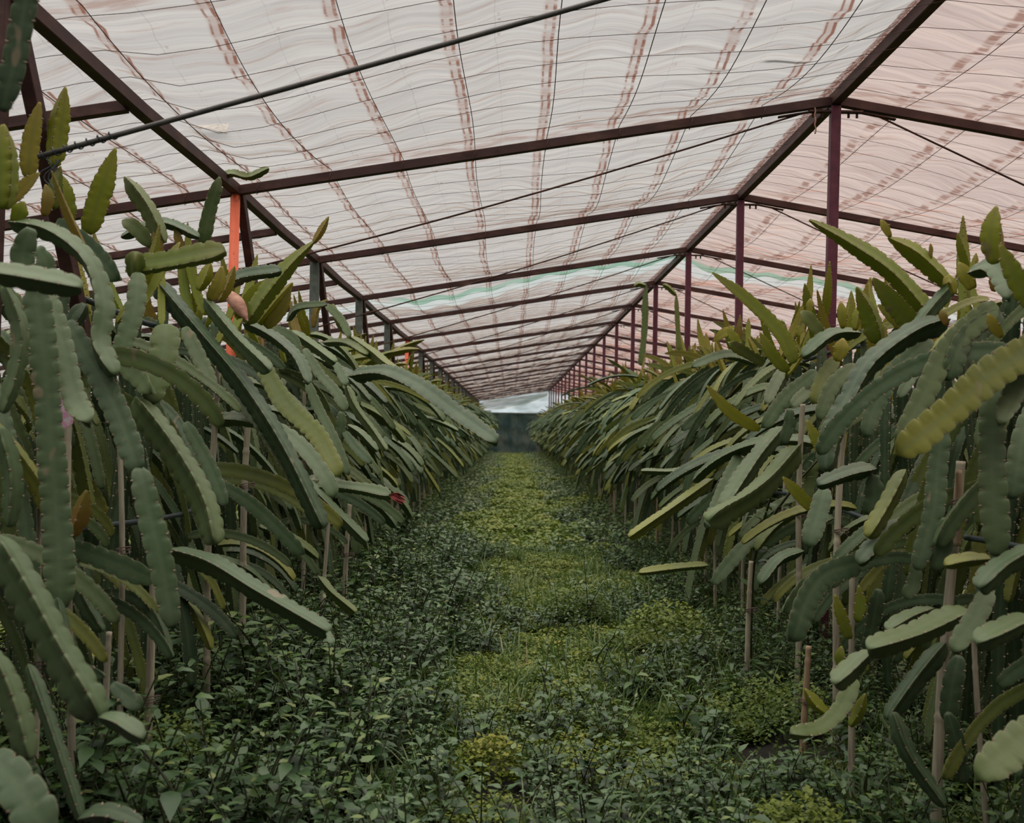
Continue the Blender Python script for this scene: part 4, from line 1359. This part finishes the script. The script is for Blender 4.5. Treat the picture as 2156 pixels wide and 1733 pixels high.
def sprig(h, nl, lsize, lean=0.2, branch=0):
    """a leafy weed: thin stem(s) with leaf whorls"""
    mb = MB()
    stems = [(np.zeros(3), rng.uniform(0, 2 * PI), lean, h)]
    for b in range(branch):
        stems.append((np.array([0, 0, h * rng.uniform(.15, .5)]), rng.uniform(0, 2 * PI), rng.uniform(.4, .7), h * rng.uniform(.4, .6)))
    for (o, az, ln, hh) in stems:
        t = np.linspace(0, 1, 5)
        P = o + np.stack([np.cos(az) * ln * hh * t ** 1.5, np.sin(az) * ln * hh * t ** 1.5, hh * t * (1 - 0.15 * ln)], 1)
        V, f = tube(P, np.linspace(0.0028, 0.0012, 5) * (h / .35 + .5), 3, False)
        mb.add(V, f, {'rnd': 0.3, 'wood': 0.75})
        for i in range(nl):
            q = 0.18 + 0.82 * (i + rng.random() * .6) / nl
            p = np.array([np.interp(q, t, P[:, a]) for a in range(3)])
            sz = lsize * (1.15 - 0.6 * q) * rng.uniform(.7, 1.2)
            V, Q, T_ = leaf_geo(sz, sz * rng.uniform(.45, .62), rng.uniform(.1, .5), rng.uniform(.05, .3), rng.random() < .3)
            M3 = rot(i * 2.4 + rng.uniform(-.5, .5), rng.uniform(-.2, .6) + .25 * q, rng.uniform(-.4, .4))
            V = V + np.array([sz * .25, 0, 0])
            mb.add(V @ M3.T + p, [Q, T_], {'rnd': np.clip(0.08 + .62 * q + rng.uniform(-.25, .28), 0.02, .97), 'wood': 0.0})  # lighter up the stem: highlights and low shade put into leaf colour
    return np.concatenate(mb.v), {k: np.concatenate(x) for k, x in mb.f.items()}, {k: np.concatenate(x) for k, x in mb.a.items()}


def fern(rad, n, sz):
    """a low dome of tiny divided leaflets"""
    az = rng.uniform(0, 2 * PI, n)
    rr = rad * np.sqrt(rng.random(n))
    hz = 0.75 * rad * np.sqrt(np.clip(1 - (rr / rad) ** 2, 0, 1)) * rng.uniform(.55, 1.1, n) + .01
    c = np.stack([rr * np.cos(az), rr * np.sin(az), hz], 1)
    V, F_ = [], []
    s = sz * rng.uniform(.6, 1.3, n)
    a2 = rng.uniform(0, 2 * PI, n)
    tilt = rng.uniform(-.5, .7, n)
    d = np.stack([np.cos(a2) * np.cos(tilt), np.sin(a2) * np.cos(tilt), np.sin(tilt)], 1)
    e = np.stack([-np.sin(a2), np.cos(a2), rng.uniform(-.4, .4, n)], 1)
    # a three-lobed leaflet: five points
    p0 = c
    p1 = c + d * (s * .55)[:, None] + e * (s * .45)[:, None]
    p2 = c + d * s[:, None]
    p3 = c + d * (s * .55)[:, None] - e * (s * .45)[:, None]
    V = np.stack([p0, p1, p2, p3], 1).reshape(-1, 3)
    i = np.arange(n)[:, None] * 4
    Q = i + np.array([[0, 1, 2, 3]])
    rn = np.repeat(np.clip(.15 + .75 * hz / (0.8 * rad) + rng.uniform(-.2, .2, n), .02, .97), 4)
    return V, {4: Q}, {'rnd': rn, 'wood': np.zeros(len(V))}


def tuft(h, n):
    mb = MB()
    for i in range(n):
        az = rng.uniform(0, 2 * PI)
        L = h * rng.uniform(.5, 1.15)
        ln = rng.uniform(.15, .8)
        t = np.linspace(0, 1, 5)
        P = np.stack([np.cos(az) * ln * L * t ** 1.8, np.sin(az) * ln * L * t ** 1.8, L * (t - .35 * ln * t ** 2.5)], 1)
        W = np.outer(0.004 * (1 - t ** 2) + .0003, [-np.sin(az), np.cos(az), 0])
        V = np.concatenate([P - W, P + W]) + np.array([rng.normal(0, .025), rng.normal(0, .025), 0])
        j = np.arange(4)
        mb.add(V, [np.stack([j, j + 1, j + 6, j + 5], -1)], {'rnd': rng.uniform(.1, .95), 'wood': 0.0})
    return np.concatenate(mb.v), {k: np.concatenate(x) for k, x in mb.f.items()}, {k: np.concatenate(x) for k, x in mb.a.items()}


def scatter(name, protos, pts, scales, mat, label, cat, rshift):
    """many copies of small plants as one ground cover"""
    VV, FF, AA, n0 = [], {}, {'rnd': [], 'wood': []}, 0
    which = rng.integers(len(protos), size=len(pts))
    for q, pr in enumerate(protos):
        idx = np.nonzero(which == q)[0]
        if not len(idx): continue
        V, F_, A = pr
        m = len(idx)
        th = rng.uniform(0, 2 * PI, m)
        c, s = np.cos(th), np.sin(th)
        sc = scales[idx]
        X = (V[None, :, 0] * c[:, None] - V[None, :, 1] * s[:, None]) * sc[:, None] + pts[idx, 0:1]
        Y = (V[None, :, 0] * s[:, None] + V[None, :, 1] * c[:, None]) * sc[:, None] + pts[idx, 1:2]
        Z = V[None, :, 2] * sc[:, None] + pts[idx, 2:3]
        VV.append(np.stack([X, Y, Z], -1).reshape(-1, 3))
        for k, f in F_.items():
            FF.setdefault(k, []).append((f[None] + (np.arange(m) * len(V))[:, None, None] + n0).reshape(-1, k))
        AA['rnd'].append(np.clip(A['rnd'][None, :] + rshift[idx][:, None], .01, .99).reshape(-1))
        AA['wood'].append(np.tile(A['wood'], m))
        n0 += m * len(V)
    me = mk_mesh(name, np.concatenate(VV), [np.concatenate(f) for f in FF.values()], {k: np.concatenate(a) for k, a in AA.items()})
    o = link(name, me, mat)
    return tag(o, label, cat, kind='stuff')


def vnoise(x, y, s, seed):
    return (np.sin(x * s + seed) * np.cos(y * s * .8 + 2 * seed) + .6 * np.sin(x * s * 2.3 - y * s * 1.7 + seed * 3) + .4 * np.cos(x * s * 4.1 + y * s * 3.3 + seed)) / 2


def zones(n, x0, x1, y0, y1):
    x = rng.uniform(x0, x1, n); y = rng.uniform(y0, y1, n)
    return x, y


CUSH = [(1030, 1640, 4.55, .19), (1400, 1330, 7.0, .33), (1210, 1290, 8.2, .30), (1690, 1730, 3.7, .22), (340, 1660, 4.3, .30), (1640, 1450, 5.0, .34)]


def bare(x, y, front=0.3):
    """trodden soil showing through"""
    b = np.exp(-(((x - .28) / .3) ** 2 + ((y - 4.25) / .14) ** 2)) + np.exp(-(((x - .05) / .14) ** 2 + ((y - 9.1) / .5) ** 2))
    m = b > .45
    for (px, py, d, rad) in CUSH:
        p = gpt(px, py, d)
        m |= (x - p[0]) ** 2 + (y - p[1]) ** 2 < (rad * .95) ** 2
        m |= (np.abs(x - p[0]) < rad * .7) & (y < p[1]) & (y > p[1] - (front if rad < .2 else min(front, .4)))
    return m


SPR_S = [sprig(rng.uniform(.10, .26), int(rng.integers(8, 15)), rng.uniform(.026, .058), .35, int(rng.integers(0, 2))) for _ in range(10)]
SPR_M = [sprig(rng.uniform(.25, .45), int(rng.integers(10, 16)), rng.uniform(.04, .078), .3, 1) for _ in range(10)]
FERN = [fern(.10, 240, .017) for _ in range(6)]
FERN_F = [fern(.16, 170, .034) for _ in range(5)]
SPR_F = [sprig(.26, 9, .085, .4) for _ in range(4)]
GR = [tuft(.2, 10) for _ in range(6)]

B, Fn, G = [], [], []


def edge_h(x):
    """weeds stand taller beside the rows"""
    l = np.clip((-.15 - x) / .8, 0, 1)
    r = np.clip((x - .75) / .7, 0, 1)
    return l, r


# near carpet
x, y = zones(11500, -1.75, 2.1, 3.3, 12.5)
keep = ~bare(x, y, .75)
l, r = edge_h(x)
leafy = vnoise(x, y, 1.6, 1.0) + .9 * l + .35 * r + .25 * (y < 6.5) - .55 * np.exp(-((x - .35) / .45) ** 2) * (y > 6.3)
selB = keep & (leafy > .0) & (rng.random(len(x)) < .56)
bx, by, bl, br = x[selB], y[selB], l[selB], r[selB]
B_pts = np.stack([bx, by, ground_z(bx, by)], 1)
tall = (rng.random(len(bx)) < .10 + .34 * bl + .15 * br)
scatter('broadleaf_weeds', SPR_S, B_pts[~tall], rng.uniform(.7, 1.3, (~tall).sum()) * (1 + .5 * bl[~tall]), M_BROAD, 'low broad-leaved green weeds carpeting the aisle up to the first posts', 'weeds', rng.normal(0, .12, (~tall).sum()))
scatter('broadleaf_weeds', SPR_M, B_pts[tall], rng.uniform(.7, 1.25, tall.sum()) * (.85 + .35 * bl[tall]), M_BROAD, 'knee high grey green leafy weeds along the foot of the rows', 'weeds', rng.normal(.05, .12, tall.sum()))
x, y = zones(6200, -1.7, 2.2, 3.3, 12.5)
l, r = edge_h(x)
fz = vnoise(x, y, 1.6, 1.0) + .6 * l + .2 * (y < 6.5) - .9 * np.exp(-((x - .4) / .5) ** 2) * (y > 6) - .35 * vnoise(x, y, 3.1, 4.0)
sel = (~bare(x, y)) & (fz < .18)
fx, fy = x[sel], y[sel]
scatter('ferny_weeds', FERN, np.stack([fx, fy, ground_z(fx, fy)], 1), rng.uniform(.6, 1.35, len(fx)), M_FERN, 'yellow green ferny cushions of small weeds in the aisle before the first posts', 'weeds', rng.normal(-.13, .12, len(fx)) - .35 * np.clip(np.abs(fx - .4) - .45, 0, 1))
x, y = zones(2600, -1.6, 2.2, 3.3, 12.5)
sel = (~bare(x, y)) & (vnoise(x, y, 2.3, 7.0) > -.25)
gx_, gy_ = x[sel], y[sel]
scatter('grass', GR, np.stack([gx_, gy_, ground_z(gx_, gy_)], 1), rng.uniform(.6, 1.5, len(gx_)), M_GRASS, 'thin grass blades between the near weeds of the aisle', 'grass', rng.normal(0, .1, len(gx_)))
# far carpet
x, y = zones(9000, -1.5, 1.8, 12.5, 60.0)
l, r = edge_h(x)
fz = vnoise(x, y * .5, 1.8, 2.0) - 1.0 * np.exp(-((x - .1) / .45) ** 2) + .5 * l + .5 * r
f = fz < -.1
scatter('ferny_weeds', FERN_F, np.stack([x[f], y[f], ground_z(x[f], y[f])], 1), rng.uniform(.8, 1.5, f.sum()), M_FERN, 'distant strip of yellow green weeds along the middle of the aisle', 'weeds', rng.normal(-.16, .15, f.sum()))
f = ~f
scatter('broadleaf_weeds', SPR_F, np.stack([x[f], y[f], ground_z(x[f], y[f])], 1), rng.uniform(.7, 1.2, f.sum()), M_BROAD, 'distant leafy green weeds flanking the middle strip', 'weeds', rng.normal(.22, .14, f.sum()))
# aisles beyond the rows
for (x0, x1, nm) in ((-7.1, -1.9, 'beyond the row beneath the purlin'), (2.2, 7.6, 'beyond the row beneath the ridge')):
    x, y = zones(3000, x0, x1, 2.5, 24)
    f = vnoise(x, y, 1.5, 5.0) < .1
    scatter('ferny_weeds', FERN_F, np.stack([x[f], y[f], ground_z(x[f], y[f])], 1), rng.uniform(.8, 1.4, f.sum()), M_FERN, 'yellow green weeds of the next aisle, ' + nm, 'weeds', rng.normal(0, .1, f.sum()))
    f = ~f
    scatter('broadleaf_weeds', SPR_F, np.stack([x[f], y[f], ground_z(x[f], y[f])], 1), rng.uniform(.6, 1.1, f.sum()), M_BROAD, 'leafy weeds of the next aisle, ' + nm, 'weeds', rng.normal(0, .1, f.sum()))


# single weeds that stand out
def tall_weed(px, py, d, h, nl, ls, br, label, lean=.2, mat=None, name='leafy_weed'):
    p = gpt(px, py, d)
    p[2] += .05
    o = empty(name, p, label, 'weed', 'tall weeds standing in the aisle')
    V, F_, A = sprig(h, nl, ls, lean, br)
    wd = A['wood'] > .5
    mats = mat or M_BROAD
    for nm, selv in (('stem', wd), ('foliage', ~wd)):
        mp = -np.ones(len(V), int); mp[selv] = np.arange(selv.sum())
        fs = [mp[f] for f in F_.values()]
        fs = [f[(f >= 0).all(1)] for f in fs]
        me = mk_mesh(nm, V[selv], fs, {k: a[selv] for k, a in A.items()})
        link(nm, me, mats, o)
    return o


TW = [
    (940, 1330, 7.3, .62, 18, .085, 3, 'tall nightshade weed with dark stems and pale leaves standing in the middle of the aisle', .3),
    (880, 1340, 7.6, .66, 14, .085, 1, 'single slim weed with one broad drooping leaf, beside the tall dark-stemmed weed', .2),
    (610, 1560, 5.4, .45, 8, .09, 1, 'dark forked weed stalk under the longest low cactus stem', .35),
    (715, 1660, 4.5, .46, 16, .07, 3, 'bushy weed with pale leaves on a dark stem near the bottom of the aisle', .2),
    (560, 1600, 4.8, .4, 14, .07, 2, 'leafy weed between dark forked stalk and mossy patch', .2),
    (460, 1660, 4.4, .36, 7, .13, 0, 'weed with large jagged light green leaves near the photo bottom', .2),
    (985, 1733, 4.2, .2, 9, .075, 1, 'light green long-leaved weed in front of the yellow ferny cushion', .3),
    (1110, 1720, 4.3, .25, 12, .065, 2, 'sprawling weed with oval leaves beside the bare soil at the bottom', .6),
    (1500, 1500, 5.0, .42, 16, .085, 3, 'blue green broad-leaved weed beside the split tan cane', .2),
    (1440, 1470, 5.2, .36, 14, .08, 2, 'broad-leaved weed at the dark patch by the row beneath the ridge', .2),
    (1330, 1440, 5.8, .42, 12, .085, 1, 'upright weed with drooping leaves among tall grass', .15),
    (1240, 1290, 8.0, .6, 14, .07, 1, 'thin upright weed in mid aisle with few leaves', .1),
    (1580, 1260, 6.3, 1.35, 26, .09, 2, 'very tall thistle-like weed climbing in front of the cactus row', .08),
    (930, 1180, 9.5, .62, 18, .09, 2, 'dark weed standing at the foot of the row past the red flower', .2),
    (850, 1200, 8.6, .5, 16, .08, 2, 'leafy weed in shade right under the red flower', .2),
    (1290, 1640, 4.4, .3, 12, .06, 2, 'leafy weed behind the bare soil patch', .2),
    (1400, 1700, 4.1, .3, 14, .055, 3, 'small pale weed near bottom of photo, in front of the blue green weed', .25),
    (800, 1560, 5.0, .35, 14, .075, 2, 'grey green weed behind the bushy pale-leaved one', .25),
    (1620, 1650, 4.0, .3, 14, .05, 3, 'fine-leaved weed under the curled pale stem', .2),
    (660, 1460, 6.0, .42, 14, .075, 2, 'leafy weed behind the tip of the longest low cactus stem', .2),
]
for a in TW:
    tall_weed(*a)


def cushion(px, py, d, rad, n, sz, label, ad=.25):
    p = gpt(px, py, d); p[2] += .04
    V, F_, A = fern(rad, n, sz)
    V[:, 2] *= 1.35
    A['rnd'] = np.clip(A['rnd'] * .6 + ad, .03, .97)
    me = mk_mesh('ferny_cushion', V, list(F_.values()), A)
    o = link('ferny_cushion', me, M_FERN, None, p)
    tag(o, label, 'weed', 'ferny cushions')


cushion(1030, 1640, 4.6, .17, 1500, .02, 'yellowest ferny cushion, standing alone low in the middle of the aisle', .42)
cushion(1400, 1330, 7.0, .33, 2200, .024, 'wide yellow green ferny cushion halfway along the aisle')
cushion(1210, 1290, 8.2, .30, 1800, .026, 'dark green ferny cushion beside the narrow bare track', 0.0)
cushion(1690, 1730, 3.7, .22, 1800, .018, 'bright ferny cushion at the photo bottom under the cane row')
cushion(340, 1660, 4.3, .30, 2400, .017, 'deep green mossy patch at the foot of the pale grey cane', 0.0)
cushion(1640, 1450, 5.0, .34, 2600, .018, 'dark mossy patch behind the split tan cane', 0.0)

# next rows, glimpsed through the gaps
for side, xq in ((-1, -5.2), (1, 5.5)):
    for q in range(22):
        o = link('dragon_fruit_cactus', LOD1[-side][q % 7], None)
        o.location = (xq, 4.0 + q * 0.8, 0)
        o.scale = (1, 1.15 if q % 2 else -1.15, .95 if side > 0 else .8)
        tag(o, 'dim dragon fruit cactus of the next row, glimpsed through gaps behind the %s' % ('purlin posts' if side < 0 else 'plum posts'), 'cactus', 'cacti of the next row behind the %s' % ('purlin posts' if side < 0 else 'plum posts'))
